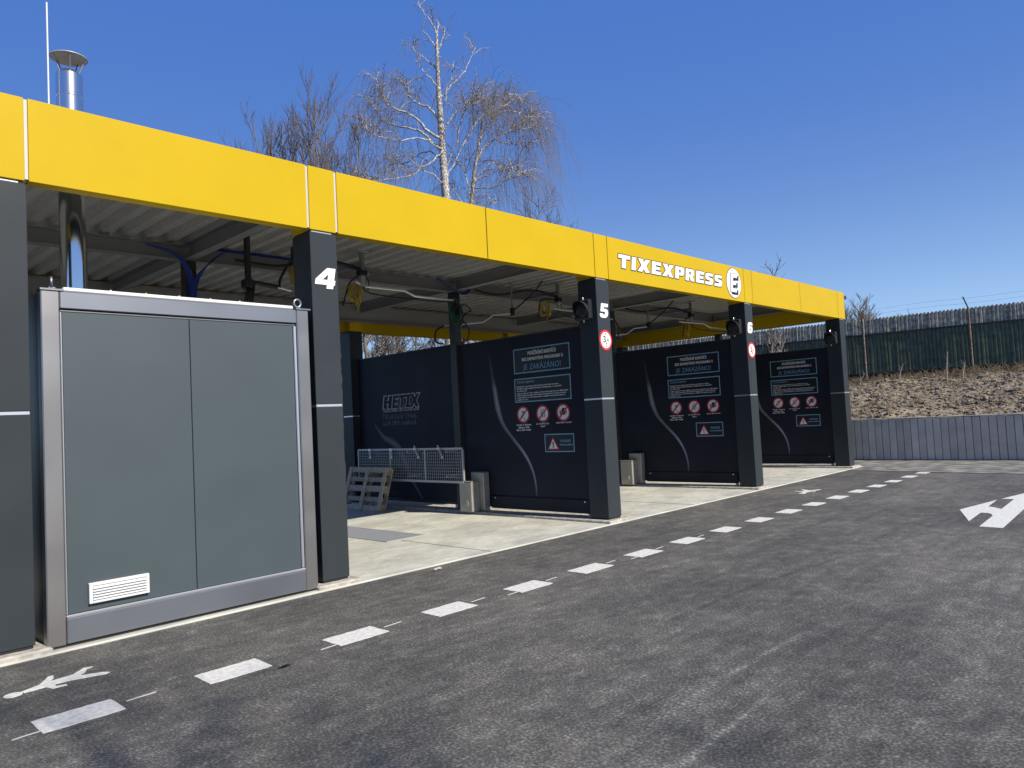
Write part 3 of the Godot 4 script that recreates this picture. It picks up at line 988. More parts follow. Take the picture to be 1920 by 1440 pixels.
	disc(t, "badge", M.sign_white, V(12.545, 3.80, FRONT - 0.005), 0.0, 0.270, Vector3(0, 0, 1), 0.005)
	badge_e(t, "badge_shadow", M.ink_blue, 12.592, 3.765, FRONT - 0.0105, 1.0, 0.012)
	badge_e(t, "badge_rim_letter", M.ink_blue, 12.535, 3.80, FRONT - 0.0135, 1.0, 0.011)
	badge_e(t, "badge_letter", M.sign_white, 12.535, 3.80, FRONT - 0.0165, 1.0, 0.0)

const GLYPHS := {
	"T": [0.85, [[0, 1, 0.85, 1, 0.85, 0.72, 0.58, 0.72, 0.58, 0, 0.27, 0, 0.27, 0.72, 0, 0.72]]],
	"I": [0.32, [[0, 0, 0.32, 0, 0.32, 1, 0, 1]]],
	"X": [0.96, [[0, 1, 0.36, 1, 0.48, 0.74, 0.6, 1, 0.96, 1, 0.67, 0.5, 0.96, 0, 0.6, 0, 0.48, 0.26, 0.36, 0, 0, 0, 0.29, 0.5]]],
	"E": [0.74, [[0, 0, 0.74, 0, 0.74, 0.26, 0.31, 0.26, 0.31, 0.38, 0.68, 0.38, 0.68, 0.62, 0.31, 0.62, 0.31, 0.74, 0.74, 0.74, 0.74, 1, 0, 1]]],
	"P": [0.78, [[0, 0, 0.31, 0, 0.31, 0.3, 0.4, 0.3, 0.4, 0.52, 0.31, 0.52, 0.31, 0.76, 0.4, 0.76, 0.4, 1, 0, 1], [0.4, 1, 0.6, 1, 0.72, 0.95, 0.78, 0.82, 0.78, 0.48, 0.72, 0.35, 0.6, 0.3, 0.4, 0.3, 0.4, 0.52, 0.45, 0.52, 0.48, 0.56, 0.48, 0.72, 0.45, 0.76, 0.4, 0.76]]],
	"R": [0.84, [[0, 0, 0.31, 0, 0.31, 0.3, 0.4, 0.3, 0.4, 0.54, 0.31, 0.54, 0.31, 0.76, 0.4, 0.76, 0.4, 1, 0, 1], [0.4, 1, 0.6, 1, 0.72, 0.95, 0.78, 0.82, 0.78, 0.58, 0.74, 0.46, 0.66, 0.39, 0.84, 0, 0.5, 0, 0.4, 0.26, 0.4, 0.54, 0.45, 0.54, 0.48, 0.58, 0.48, 0.72, 0.45, 0.76, 0.4, 0.76]]],
	"S": [0.78, [[0, 0, 0.6, 0, 0.73, 0.06, 0.78, 0.19, 0.78, 0.43, 0.73, 0.55, 0.6, 0.61, 0.36, 0.63, 0.31, 0.66, 0.31, 0.72, 0.35, 0.75, 0.74, 0.75, 0.74, 1, 0.2, 1, 0.06, 0.94, 0, 0.81, 0, 0.58, 0.06, 0.46, 0.2, 0.4, 0.44, 0.37, 0.48, 0.34, 0.48, 0.29, 0.44, 0.25, 0, 0.25]]],
	"4": [0.9, [[0.46, 1, 0.84, 1, 0.84, 0.42, 0.9, 0.42, 0.9, 0.18, 0.84, 0.18, 0.84, 0, 0.54, 0, 0.54, 0.18, 0.36, 0.18, 0.36, 0.42, 0.54, 0.42, 0.54, 0.7, 0.32, 0.42, 0.36, 0.42, 0.36, 0.18, 0, 0.18, 0, 0.42]]],
	"5": [0.8, [[0.06, 1, 0.74, 1, 0.74, 0.76, 0.33, 0.76, 0.32, 0.64, 0.56, 0.64, 0.72, 0.58, 0.8, 0.44, 0.8, 0.22, 0.73, 0.08, 0.58, 0, 0.2, 0, 0.07, 0.06, 0, 0.18, 0, 0.3, 0.3, 0.3, 0.33, 0.22, 0.46, 0.22, 0.5, 0.27, 0.5, 0.38, 0.46, 0.43, 0.04, 0.43]]],
	"6": [0.8, [[0.4, 1, 0.2, 1, 0.06, 0.92, 0, 0.78, 0, 0.22, 0.06, 0.08, 0.2, 0, 0.4, 0, 0.4, 0.22, 0.35, 0.22, 0.31, 0.26, 0.31, 0.42, 0.35, 0.46, 0.4, 0.46, 0.4, 0.63, 0.33, 0.66, 0.31, 0.72, 0.35, 0.78, 0.4, 0.78], [0.4, 1, 0.4, 0.78, 0.46, 0.78, 0.49, 0.72, 0.78, 0.72, 0.74, 0.92, 0.6, 1], [0.4, 0.63, 0.4, 0.46, 0.45, 0.46, 0.49, 0.42, 0.49, 0.26, 0.45, 0.22, 0.4, 0.22, 0.4, 0, 0.6, 0, 0.74, 0.08, 0.8, 0.22, 0.8, 0.46, 0.74, 0.58, 0.6, 0.64]]]}

func glyph(mb: MB, poly: PackedVector2Array, z0: float, z1: float) -> void:
	# an upright outline in X and Y between depths z0 (wall) and z1 (face)
	var t := Geometry2D.triangulate_polygon(poly)
	for k in range(0, t.size(), 3):
		mb.tri(V(poly[t[k]].x, poly[t[k]].y, z1), V(poly[t[k + 1]].x, poly[t[k + 1]].y, z1), V(poly[t[k + 2]].x, poly[t[k + 2]].y, z1), Vector3(0, 0, 1))
	var cw := 1.0 if Geometry2D.is_polygon_clockwise(poly) else -1.0
	for k in poly.size():
		var a := poly[k]
		var b := poly[(k + 1) % poly.size()]
		var o := Vector2(-(b - a).y, (b - a).x) * cw
		mb.quad(V(a.x, a.y, z0), V(b.x, b.y, z0), V(b.x, b.y, z1), V(a.x, a.y, z1), Vector3(o.x, o.y, 0))

func heavy_word(t: Node, word: String, x0: float, x1: float, y0: float, y1: float, z: float, edged := true, slant := 0.16, called := "letter") -> void:
	var total := -0.15
	for ch in word:
		total += GLYPHS[ch][0] + 0.15
	var sx := (x1 - x0) / total
	var sy := y1 - y0
	var x := x0
	for ch in word:
		var face := MB.new()
		var rim := MB.new()
		var d := 0.0
		for flat_pts in GLYPHS[ch][1]:
			var poly := PackedVector2Array()
			for k in range(0, flat_pts.size(), 2):
				poly.append(Vector2(x + flat_pts[k] * sx + (flat_pts[k + 1] - 0.5) * sy * slant, y0 + flat_pts[k + 1] * sy))
			glyph(face, poly, z, z - 0.006)
			if edged:
				for o in Geometry2D.offset_polygon(poly, 0.0145):
					glyph(rim, o, z, z - 0.0025 - d)
				d += 0.0006
		var o2 := piece(t, called, face, M.sign_white)
		if edged:
			piece(o2, "letter_edge", rim, M.outline)
		x += (GLYPHS[ch][0] + 0.15) * sx

func badge_e(t: Node, called: String, m: Material, x: float, y: float, z: float, s: float, grow: float) -> void:
	var mb := MB.new()
	for b in [[-0.12, -0.035, -0.17, 0.17], [-0.035, 0.115, 0.10, 0.17], [-0.035, 0.085, -0.035, 0.035], [-0.035, 0.115, -0.17, -0.10]]:
		mb.box(V(x + b[0] * s - grow, y + b[2] * s - grow, z + 0.003), V(x + b[1] * s + grow, y + b[3] * s + grow, z))
	for k in mb.v.size():
		mb.v[k].x += (mb.v[k].y - y) * 0.16
	piece(t, called, mb, m)

# ---------------------------------------------------------------- partition walls
func frame_print(parent: Node, x: float, z0: float, z1: float, y0: float, y1: float, w: float) -> void:
	box(parent, "notice_field", M.navy_box, x - 0.0012, x + 0.001, y0 + w, y1 - w, z0 + w, z1 - w, 0.0002)
	var mb := MB.new()
	for b in [[z0, z1, y0, y0 + w], [z0, z1, y1 - w, y1], [z0, z0 + w, y0 + w, y1 - w], [z1 - w, z1, y0 + w, y1 - w]]:
		mb.box(V(x - 0.003, b[2], b[1]), V(x + 0.001, b[3], b[0]))
	piece(parent, "notice_frame", mb, M.print_pale)

func print_lines(parent: Node, x: float, z0: float, z1: float, ys: Array, lens: Array, h: float, sd: int, mm: Material, centred := false) -> void:
	# rows of print too small to read: broken strokes of uneven letters
	var r := RandomNumberGenerator.new()
	r.seed = sd
	var mb := MB.new()
	for k in ys.size():
		var full: float = z1 - z0
		var z: float = z1 if not centred else (z0 + z1) / 2 + full * lens[k] / 2
		var end: float = z - full * lens[k]
		while z > end:
			var n := r.randi_range(2, 8)
			for q in n:
				var w := r.randf_range(0.5, 0.8) * h
				if z - w < end - 0.004:
					break
				var hh := h * (1.0 if r.randf() < 0.3 else 0.75)
				mb.box(V(x - 0.003, ys[k], z), V(x + 0.0005, ys[k] + hh, z - w * 0.32))
				mb.box(V(x - 0.003, ys[k] + (hh * 0.75 if r.randf() < 0.5 else 0.0), z - w * 0.32), V(x + 0.0005, ys[k] + hh * (1.0 if r.randf() < 0.5 else 0.5), z - w * 0.75))
				z -= w
			z -= h * 0.5
	piece(parent, "small_print", mb, mm)

func bar_print(parent: Node, called: String, m: Material, x: float, a: Vector2, b: Vector2, w: float, deep: float) -> void:
	# a straight stroke on a wall, a and b as (z, y)
	var d := (b - a).normalized() * w / 2
	var s := Vector2(-d.y, d.x)
	var mb := MB.new()
	var q := []
	for p in [a + s, b + s, b - s, a - s]:
		q.append(p)
	mb.quad(V(x - deep, q[0].y, q[0].x), V(x - deep, q[1].y, q[1].x), V(x - deep, q[2].y, q[2].x), V(x - deep, q[3].y, q[3].x), Vector3(-1, 0, 0))
	for k in 4:
		var e: Vector2 = q[k]
		var g: Vector2 = q[(k + 1) % 4]
		var mid := (a + b) / 2
		var o := (e + g) / 2 - mid
		mb.quad(V(x - deep, e.y, e.x), V(x - deep, g.y, g.x), V(x, g.y, g.x), V(x, e.y, e.x), V(0, o.y, o.x))
	piece(parent, called, mb, m)

func ribbon(parent: Node, x: float, pts: Array, wid: Array, cols: Array) -> void:
	# printed light streak: pts as (z, y)
	var c := Curve2D.new()
	var p3 := []
	for p in pts:
		p3.append(Vector3(p[0], p[1], 0))
	var s := smooth(p3, 5)
	var mb := MB.new()
	for k in s.size() - 1:
		var t0 := float(k) / (s.size() - 1)
		var t1 := float(k + 1) / (s.size() - 1)
		var n0: Vector3 = ((s[k + 1] - s[maxi(k - 1, 0)]) as Vector3).cross(Vector3(0, 0, 1)).normalized()
		var n1: Vector3 = ((s[mini(k + 2, s.size() - 1)] - s[k]) as Vector3).cross(Vector3(0, 0, 1)).normalized()
		var w0 := sample(wid, t0) / 2
		var w1 := sample(wid, t1) / 2
		var a: Vector3 = s[k]
		var b: Vector3 = s[k + 1]
		for e in [[-1.0, -0.3, 0.45], [-0.3, 0.4, 1.0], [0.4, 1.0, 0.4]]:
			var g0: float = sample(cols, t0) * e[2]
			var col := Color(0.010 + 0.25 * g0, 0.012 + 0.29 * g0, 0.020 + (0.32 if t0 < 0.62 else 0.44) * g0)
			var q := [a + n0 * w0 * e[0], a + n0 * w0 * e[1], b + n1 * w1 * e[1], b + n1 * w1 * e[0]]
			mb.quad(V(x - 0.0016, q[0].y, q[0].x), V(x - 0.0016, q[1].y, q[1].x), V(x - 0.0016, q[2].y, q[2].x), V(x - 0.0016, q[3].y, q[3].x), Vector3(-1, 0, 0), col)
	piece(parent, "light_streak", mb, M.swirl)

func sample(a: Array, t: float) -> float:
	var k := clampf(t, 0, 0.9999) * (a.size() - 1)
	return lerpf(a[int(k)], a[int(k) + 1], k - int(k))

func make_partition(x: float, label: String, rear_print: bool) -> void:
	var t := thing("partition_wall", label, "wall", V(x + 0.02, 0.05, 9.5), "printed walls between the wash bays")
	var p := box(t, "front_panel", M.navy, x, x + 0.04, 0.17, 2.83, 6.66, 9.375, 0.003)
	var q := box(t, "rear_panel", M.navy, x, x + 0.04, 0.17, 2.86, 9.575, 12.42, 0.003)
	box(t, "top_rail", M.dark_post, x - 0.004, x + 0.044, 2.831, 2.85, 6.66, 9.375, 0.002)
	box(t, "top_rail", M.dark_post, x - 0.004, x + 0.044, 2.861, 2.88, 9.575, 12.42, 0.002)
	box(t, "bottom_rail", M.navy_box, x - 0.012, x + 0.052, 0.115, 0.169, 6.66, 9.375, 0.003)
	box(t, "bottom_rail", M.navy_box, x - 0.012, x + 0.052, 0.115, 0.169, 9.575, 12.42, 0.003)
	var guard := box(t, "splash_guard", M.navy, x - 0.028, x - 0.014, 0.10, 0.30, 6.72, 8.75, 0.004)
	for z in [6.80, 8.65]:
		lathe(guard, "bolt", M.trim, V(x - 0.028, 0.27, z), [[0.0, 0.006], [0.010, 0.006], [0.012, 0.0]], 10, Vector3(-1, 0, 0))
	for z in [6.75, 9.30, 9.65, 12.3]:
		box(t, "foot", M.galvanised, x + 0.005, x + 0.035, 0.052, 0.116, z - 0.03, z + 0.03, 0.002)
	# prints of the front panel
	var turn := -PI / 2
	frame_print(p, x, 6.955, 8.11, 2.24, 2.63, 0.016)
	letters(p, "notice_text", "POUŽÍVÁNÍ KARTÁČE", M.print_white, V(x - 0.002, 2.555, 7.51), 0.072, 0.58, turn, 0.003)
	letters(p, "notice_text", "BEZ ZAPNUTÉHO PROGRAMU 3", M.print_white, V(x - 0.002, 2.463, 7.51), 0.062, 0.84, turn, 0.003)
	letters(p, "notice_text", "JE ZAKÁZÁNO!", M.print_blue, V(x - 0.002, 2.335, 7.53), 0.128, 0.78, turn, 0.003, 0.0, 0.0, "Droid Sans", 400)
	frame_print(p, x, 6.965, 8.12, 1.785, 2.16, 0.016)
	letters(p, "notice_text", "Oznamujeme:", M.print_pale, V(x - 0.002, 2.10, 7.875), 0.055, 0.37, turn, 0.003, 0.0, 0.0, "Droid Sans", 400)
	print_lines(p, x, 7.01, 8.07, [2.022, 1.988, 1.955, 1.915, 1.882, 1.849, 1.816], [0.83, 0.88, 0.2, 1.0, 0.95, 0.93, 0.22], 0.020, 3, M.print_white)
	for k in 3:
		var zc: float = [7.96, 7.55, 7.14][k]
		disc(p, "icon_field", M.print_white, V(x, 1.59, zc), 0.0, 0.118, Vector3(-1, 0, 0), 0.002)
		if k == 0:
			icon(p, x, zc, [[0.0, 0.055, 0.0, 0.02, 0.05], [0.02, 0.02, -0.03, -0.05, 0.018], [-0.03, 0.0, 0.035, 0.01, 0.014], [-0.045, -0.01, -0.05, -0.05, 0.012], [0.01, -0.07, 0.04, -0.07, 0.02]], M.print_grey)
		elif k == 1:
			icon(p, x, zc, [[0.03, -0.06, 0.035, 0.03, 0.012], [0.035, 0.03, 0.01, 0.06, 0.012], [0.01, 0.06, -0.03, 0.045, 0.012], [-0.03, 0.045, -0.035, -0.05, 0.012], [0.0, -0.06, 0.0, 0.02, 0.01], [-0.015, -0.05, -0.015, 0.02, 0.01]], M.print_grey)
		else:
			icon(p, x, zc, [[0.035, 0.0, -0.035, 0.0, 0.07], [0.02, 0.042, -0.03, 0.042, 0.02], [-0.02, 0.06, 0.035, 0.06, 0.016], [-0.05, -0.03, -0.062, 0.03, 0.02], [0.055, -0.02, 0.055, 0.03, 0.02]], M.ink)
		bar_print(p, "icon_slash", M.print_red, x, Vector2(zc + 0.08, 1.51), Vector2(zc - 0.08, 1.67), 0.022, 0.006)
		disc(p, "icon_ring", M.print_red, V(x, 1.59, zc), 0.108, 0.135, Vector3(-1, 0, 0), 0.0065)
	print_lines(p, x, 7.80, 8.12, [1.418, 1.378, 1.338], [0.98, 0.72, 1.0], 0.026, 5, M.print_white, true)
	print_lines(p, x, 7.41, 7.69, [1.425, 1.385], [1.0, 0.4], 0.026, 6, M.print_white, true)
	print_lines(p, x, 6.99, 7.29, [1.430], [1.0], 0.024, 7, M.print_white, true)
	frame_print(p, x, 6.96, 7.54, 1.0, 1.275, 0.014)
	var tri := MB.new()
	tri.tri(V(x - 0.003, 1.035, 7.49), V(x - 0.003, 1.035, 7.25), V(x - 0.003, 1.235, 7.37), Vector3(-1, 0, 0))
	piece(p, "warning_triangle", tri, M.print_red)
	var tri2 := MB.new()
	tri2.tri(V(x - 0.0045, 1.052, 7.455), V(x - 0.0045, 1.052, 7.285), V(x - 0.0045, 1.198, 7.37), Vector3(-1, 0, 0))
	piece(p, "warning_field", tri2, M.print_white)
	letters(p, "warning_mark", "!", M.ink, V(x - 0.0065, 1.108, 7.37), 0.085, 0.0, turn, 0.003, 0.6)
	letters(p, "notice_text", "POZOR!", M.print_blue, V(x - 0.002, 1.165, 7.125), 0.038, 0.19, turn, 0.003)
	letters(p, "notice_text", "Kluzká podlaha", M.print_pale, V(x - 0.002, 1.105, 7.115), 0.034, 0.25, turn, 0.003)
	ribbon(p, x, [[8.66, 2.62], [8.60, 2.20], [8.57, 2.03], [8.52, 1.72], [8.42, 1.46], [8.25, 1.26], [7.98, 0.98], [7.83, 0.73], [7.77, 0.49], [7.77, 0.32]], [0.03, 0.07, 0.10, 0.11, 0.08, 0.06, 0.06, 0.05, 0.04, 0.02], [0.02, 0.15, 0.75, 0.85, 0.5, 0.5, 1.0, 0.7, 0.5, 0.12])
	if rear_print:
		letters(q, "brand_outline", "HETIX", M.print_brand, V(x - 0.0015, 1.97, 11.06), 0.275, 1.13, turn, 0.002, 2.3, 0.2)
		letters(q, "brand_fill", "HETIX", M.navy, V(x - 0.003, 1.97, 11.06), 0.235, 1.06, turn, 0.003, 0.75, 0.2)
		print_lines(q, x, 10.52, 11.62, [1.785], [1.0], 0.045, 11, M.print_brand)
		print_lines(q, x, 10.56, 11.64, [1.65, 1.53], [1.0, 0.94], 0.095, 12, M.print_faint)
		ribbon(q, x, [[11.91, 1.56], [11.67, 1.33], [11.36, 1.20], [11.16, 1.06], [11.02, 0.86], [10.83, 0.51], [10.55, 0.18]], [0.03, 0.09, 0.14, 0.16, 0.14, 0.09, 0.05], [0.05, 0.22, 0.32, 0.35, 0.34, 0.3, 0.16])

func icon(parent: Node, x: float, zc: float, strokes: Array, m: Material) -> void:
	for s in strokes:
		bar_print(parent, "icon_stroke", m, x, Vector2(zc - s[0], 1.59 + s[1]), Vector2(zc - s[2], 1.59 + s[3]), s[4], 0.0045)

# ---------------------------------------------------------------- cabinet, flue, mast
func make_cabinet() -> void:
	var z := 6.262
	var t := thing("plant_cabinet", "grey steel plant container with bright metal frame standing between the columns", "container", V(2.65, 0.015, 7.2))
	var x0 := 1.535
	var x1 := 3.765
	for x in [x0, x1 - 0.125]:
		box(t, "corner_post", M.steel, x, x + 0.125, 0.035, 2.665, z, z + 0.10, 0.008)
		box(t, "corner_post", M.steel, x, x + 0.125, 0.035, 2.665, z + 2.1, z + 2.2, 0.008)
		box(t, "corner_plate", M.steel_bright, x - 0.004, x + 0.15, 2.6655, 2.682, z - 0.004, z + 0.11, 0.002)
	box(t, "top_rail", M.steel_bright, x0 + 0.127, x1 - 0.127, 2.535, 2.665, z + 0.002, z + 0.09, 0.006)
	box(t, "top_cover", M.vent_white, x0 + 0.152, x1 - 0.152, 2.6665, 2.70, z + 0.006, z + 2.19, 0.008)
	box(t, "drip_bead", M.steel, x0 + 0.13, x1 - 0.13, 2.513, 2.529, z + 0.022, z + 0.05, 0.004)
	var sill := box(t, "base_rail", M.steel_bright, x0 + 0.127, x1 - 0.127, 0.04, 0.222, z - 0.003, z + 0.09, 0.006)
	box(sill, "sill_lip", M.aluminium, x0 + 0.127, x1 - 0.127, 0.2235, 0.245, z - 0.001, z + 0.06, 0.005)
	box(t, "door_panel", M.door, x0 + 0.142, 2.632, 0.248, 2.51, z + 0.018, z + 0.055, 0.003)
	box(t, "door_panel", M.door, 2.637, x1 - 0.162, 0.248, 2.51, z + 0.018, z + 0.055, 0.003)
	box(t, "edge_bead", M.aluminium, x1 - 0.158, x1 - 0.129, 0.248, 2.51, z + 0.010, z + 0.05, 0.006)
	box(t, "edge_bead", M.aluminium, x0 + 0.128, x0 + 0.140, 0.248, 2.51, z + 0.012, z + 0.05, 0.004)
	box(t, "side_wall", M.dark_post, x0 + 0.006, x0 + 0.03, 0.04, 2.66, z + 0.101, z + 2.099, 0.003)
	box(t, "side_wall", M.dark_post, x1 - 0.03, x1 - 0.006, 0.04, 2.66, z + 0.101, z + 2.099, 0.003)
	box(t, "back_wall", M.door, x0 + 0.13, x1 - 0.13, 0.04, 2.66, z + 2.12, z + 2.17, 0.003)
	box(t, "skid", M.core, x0 + 0.02, x1 - 0.02, 0.010, 0.034, z + 0.02, z + 2.18, 0.003)
	# louvred vent
	var v := box(t, "vent", M.vent_white, 1.812, 2.245, 0.300, 0.452, z - 0.004, z + 0.0175, 0.003)
	box(v, "vent_opening", M.vent_white, 1.838, 2.219, 0.324, 0.428, z - 0.0065, z - 0.0045, 0.0005)
	for k in 5:
		var o := box(v, "louvre", M.vent_white, 1.838, 2.219, 0.331 + k * 0.0205, 0.334 + k * 0.0205, z - 0.026, z - 0.0035, 0.001)
		o.rotation.x = 0.5
	for e in [[1.812, 1.837, 0.300, 0.452], [2.22, 2.245, 0.300, 0.452], [1.8372, 2.2198, 0.300, 0.323], [1.8372, 2.2198, 0.429, 0.452]]:
		box(v, "vent_frame", M.vent_white, e[0], e[1], e[2], e[3], z - 0.016, z - 0.0045, 0.003)
	for x in [x0 + 0.085, x1 - 0.085]:
		var ring := []
		for k in 17:
			var a := TAU * k / 16.0
			var flat_on := 1.0 if x > 2.0 else 0.22
			ring.append(V(x + cos(a) * 0.036 * flat_on, 2.735 + sin(a) * 0.036, z + 0.05 + cos(a) * 0.036 * sqrt(1.0 - flat_on * flat_on)))
		var eye := pipe(t, "lifting_eye", M.steel_bright, ring, 0.012, 8)
		box(eye, "eye_base", M.steel_bright, x - 0.025, x + 0.025, 2.683, 2.70, z + 0.03, z + 0.07, 0.004)
	for k in 5:
		lathe(t, "cover_screw", M.hose_yellow if k % 2 else M.trim, V(2.05 + k * 0.27, 2.70, z + 0.10), [[0.012, 0.0], [0.010, 0.022], [0.0, 0.026]], 8)

func make_flue() -> void:
	var at := V(2.03, 2.70, 7.22)
	var t := thing("chimney", "shiny steel flue pipe rising through the canopy with a conical rain cap", "chimney", at)
	lathe(t, "polished_pipe", M.mirror_steel, at, [[0.106, 0.0], [0.106, 1.36]], 40)
	lathe(t, "collar", M.flue_steel, at + Vector3(0, 1.36, 0), [[0.106, 0.0], [0.125, 0.005], [0.125, 0.03], [0.106, 0.04]], 40)
	lathe(t, "upper_pipe", M.flue_steel, at + Vector3(0, 1.38, 0), [[0.106, 0.0], [0.106, 0.50], [0.108, 0.505], [0.108, 0.52], [0.106, 0.525], [0.106, 0.71], [0.100, 0.72], [0.072, 0.745], [0.066, 0.745], [0.066, 0.60]], 40)
	lathe(t, "rain_cap", M.cap_steel, at + Vector3(0, 2.245, 0), [[0.15, 0.0], [0.148, 0.006], [0.0, 0.075], [0.0, 0.068], [0.146, 0.0]], 40)
	for k in 5:
		var a := TAU * k / 5.0 + 0.5
		pipe(t, "cap_strut", M.steel, [at + Vector3(cos(a) * 0.080, 2.115, sin(a) * 0.080), at + Vector3(cos(a) * 0.130, 2.252, sin(a) * 0.130)], 0.006, 6)
	var m := thing("lightning_rod", "slim white rod standing on the canopy roof beside the flue", "rod", V(1.86, 4.098, 7.20))
	pipe(m, "rod", M.vent_white, [V(1.86, 4.12, 7.20), V(1.86, 5.39, 7.20)], 0.0075, 8)
	lathe(m, "rod_base", M.kerb, V(1.86, 4.097, 7.20), [[0.12, 0.0], [0.12, 0.05], [0.09, 0.07], [0.0, 0.07]], 20)

# ---------------------------------------------------------------- fittings
func make_lamp(x: float, label: String) -> void:
	var t := thing("signal_lamp", label, "signal lamp", V(x - 0.01, 2.87, 6.52), "round signal lamps on the column sides")
	var h := box(t, "housing", M.lamp_black, x - 0.085, x - 0.001, 2.885, 3.175, 6.37, 6.66, 0.02)
	lathe(h, "bezel", M.lamp_black, V(x - 0.084, 3.03, 6.515), [[0.125, 0.0], [0.125, 0.012], [0.108, 0.014], [0.105, 0.004]], 32, Vector3(-1, 0, 0))
	lathe(t, "lens", M.lamp_lens, V(x - 0.084, 3.03, 6.515), [[0.105, 0.004], [0.09, 0.016], [0.05, 0.026], [0.0, 0.03]], 32, Vector3(-1, 0, 0))
	var mb := MB.new()
	for k in 16:
		var a := lerpf(-0.25, PI + 0.25, k / 16.0)
		var b := lerpf(-0.25, PI + 0.25, (k + 1) / 16.0)
		var la := 0.03 + 0.07 * maxf(sin(a), 0.0)
		var lb := 0.03 + 0.07 * maxf(sin(b), 0.0)
		for r in [0.124, 0.119]:
			mb.quad(V(x - 0.08, 3.03 + sin(a) * r, 6.515 + cos(a) * r), V(x - 0.08, 3.03 + sin(b) * r, 6.515 + cos(b) * r), V(x - 0.09 - lb, 3.03 + sin(b) * r, 6.515 + cos(b) * r), V(x - 0.09 - la, 3.03 + sin(a) * r, 6.515 + cos(a) * r), V(0, sin(a), cos(a)) * (1.0 if r > 0.12 else -1.0))
	piece(t, "visor", mb, M.lamp_black)
	lathe(t, "top_bolt", M.trim, V(x - 0.04, 3.174, 6.515), [[0.012, 0.0], [0.012, 0.03], [0.006, 0.045], [0.0, 0.045]], 10)
	lathe(t, "bottom_bolt", M.trim, V(x - 0.04, 2.872, 6.515), [[0.008, -0.02], [0.012, 0.0], [0.012, 0.014]], 10)

func make_height_sign(x: float, label: String) -> void:
	var t := thing("height_limit_sign", label, "sign", V(x, 2.585, FRONT - 0.004), "round height limit signs on the columns")
	var f := Vector3(0, 0, 1)
	var c := V(x, 2.585, FRONT - 0.001)
	disc(t, "plate", M.sign_red, c, 0.0, 0.148, f, 0.006, 48)
	disc(t, "field", M.sign_white, c, 0.0, 0.116, f, 0.008, 48)
	letters(t, "figure", "3", M.ink, c + Vector3(-0.032, 0.014, 0.0085), 0.094, 0.062, 0.0, 0.002)
	letters(t, "figure", ",4", M.ink, c + Vector3(0.036, 0.0, 0.0085), 0.070, 0.062, 0.0, 0.002)
	letters(t, "unit", "m", M.ink, c + Vector3(0.012, -0.052, 0.0085), 0.026, 0.0, 0.0, 0.002)
	for s in [-1.0, 1.0]:
		var mb := MB.new()
		mb.tri(c + Vector3(-0.018, 0.098 * s, 0.0092), c + Vector3(0.018, 0.098 * s, 0.0092), c + Vector3(0.0, 0.072 * s, 0.0092), f)
		piece(t, "arrow_mark", mb, M.ink)

func make_rack(x: float, label: String, zs: Array, full: bool) -> void:
	var t := thing("mat_rack", label, "rack", V(x, 0.05, 10.5), "mesh mat racks along the bay walls")
	var z0: float = zs[0]
	var z1: float = zs[-1]
	box(t, "top_bar", M.galvanised, x - 0.018, x + 0.018, 1.075, 1.11, z0, z1, 0.004)
	box(t, "bottom_bar", M.galvanised, x - 0.018, x + 0.018, 0.52, 0.56, z0, z1, 0.004)
	for z in zs:
		box(t, "upright", M.galvanised, x - 0.016, x + 0.016, 0.561, 1.074, z - 0.016, z + 0.016, 0.003)
	for k in zs.size() - 1:
		var mb := MB.new()
		var a: float = zs[k] + 0.016
		var b: float = zs[k + 1] - 0.016
		var n := int((b - a) / 0.05)
		for q in range(1, n):
			var z := lerpf(a, b, float(q) / n)
			mb.box(V(x - 0.003, 0.56, z + 0.003), V(x + 0.003, 1.075, z - 0.003))
		for q in range(1, 10):
			var y := 0.56 + q * 0.0515
			mb.box(V(x - 0.009, y - 0.003, b), V(x - 0.003, y + 0.003, a))
		piece(t, "wire_mesh", mb, M.galvanised)
	for z in [z0 + 0.45, (z0 + z1) / 2, z1 - 0.3]:
		box(t, "wall_bracket", M.galvanised, x + 0.019, x + 0.315, 0.60, 0.64, z - 0.02, z + 0.02, 0.003)
		box(t, "wall_bracket", M.galvanised, x + 0.019, x + 0.315, 1.03, 1.07, z - 0.02, z + 0.02, 0.003)
	if full:
		for e in [[11.60, 0.05], [10.95, 0.06], [10.25, 0.55], [9.62, 0.55]]:
			var clip := pipe(t, "mat_clip", M.galvanised, [V(x - 0.03, 1.15 if e[1] > 0.3 else 1.10, e[0] + 0.05 * e[1]), V(x - 0.045, 1.02, e[0] - 0.10 * e[1]), V(x - 0.03, 0.95, e[0] - 0.16 * e[1])], 0.018, 8)
			lathe(clip, "clip_knob", M.trim, V(x - 0.04, 0.95, e[0] - 0.16 * e[1]), [[0.024, -0.012], [0.024, 0.012], [0.0, 0.014]], 12)
			box(clip, "clip_plate", M.trim, x - 0.052, x - 0.02, 1.075, 1.115, e[0] - 0.03, e[0] + 0.03, 0.003)

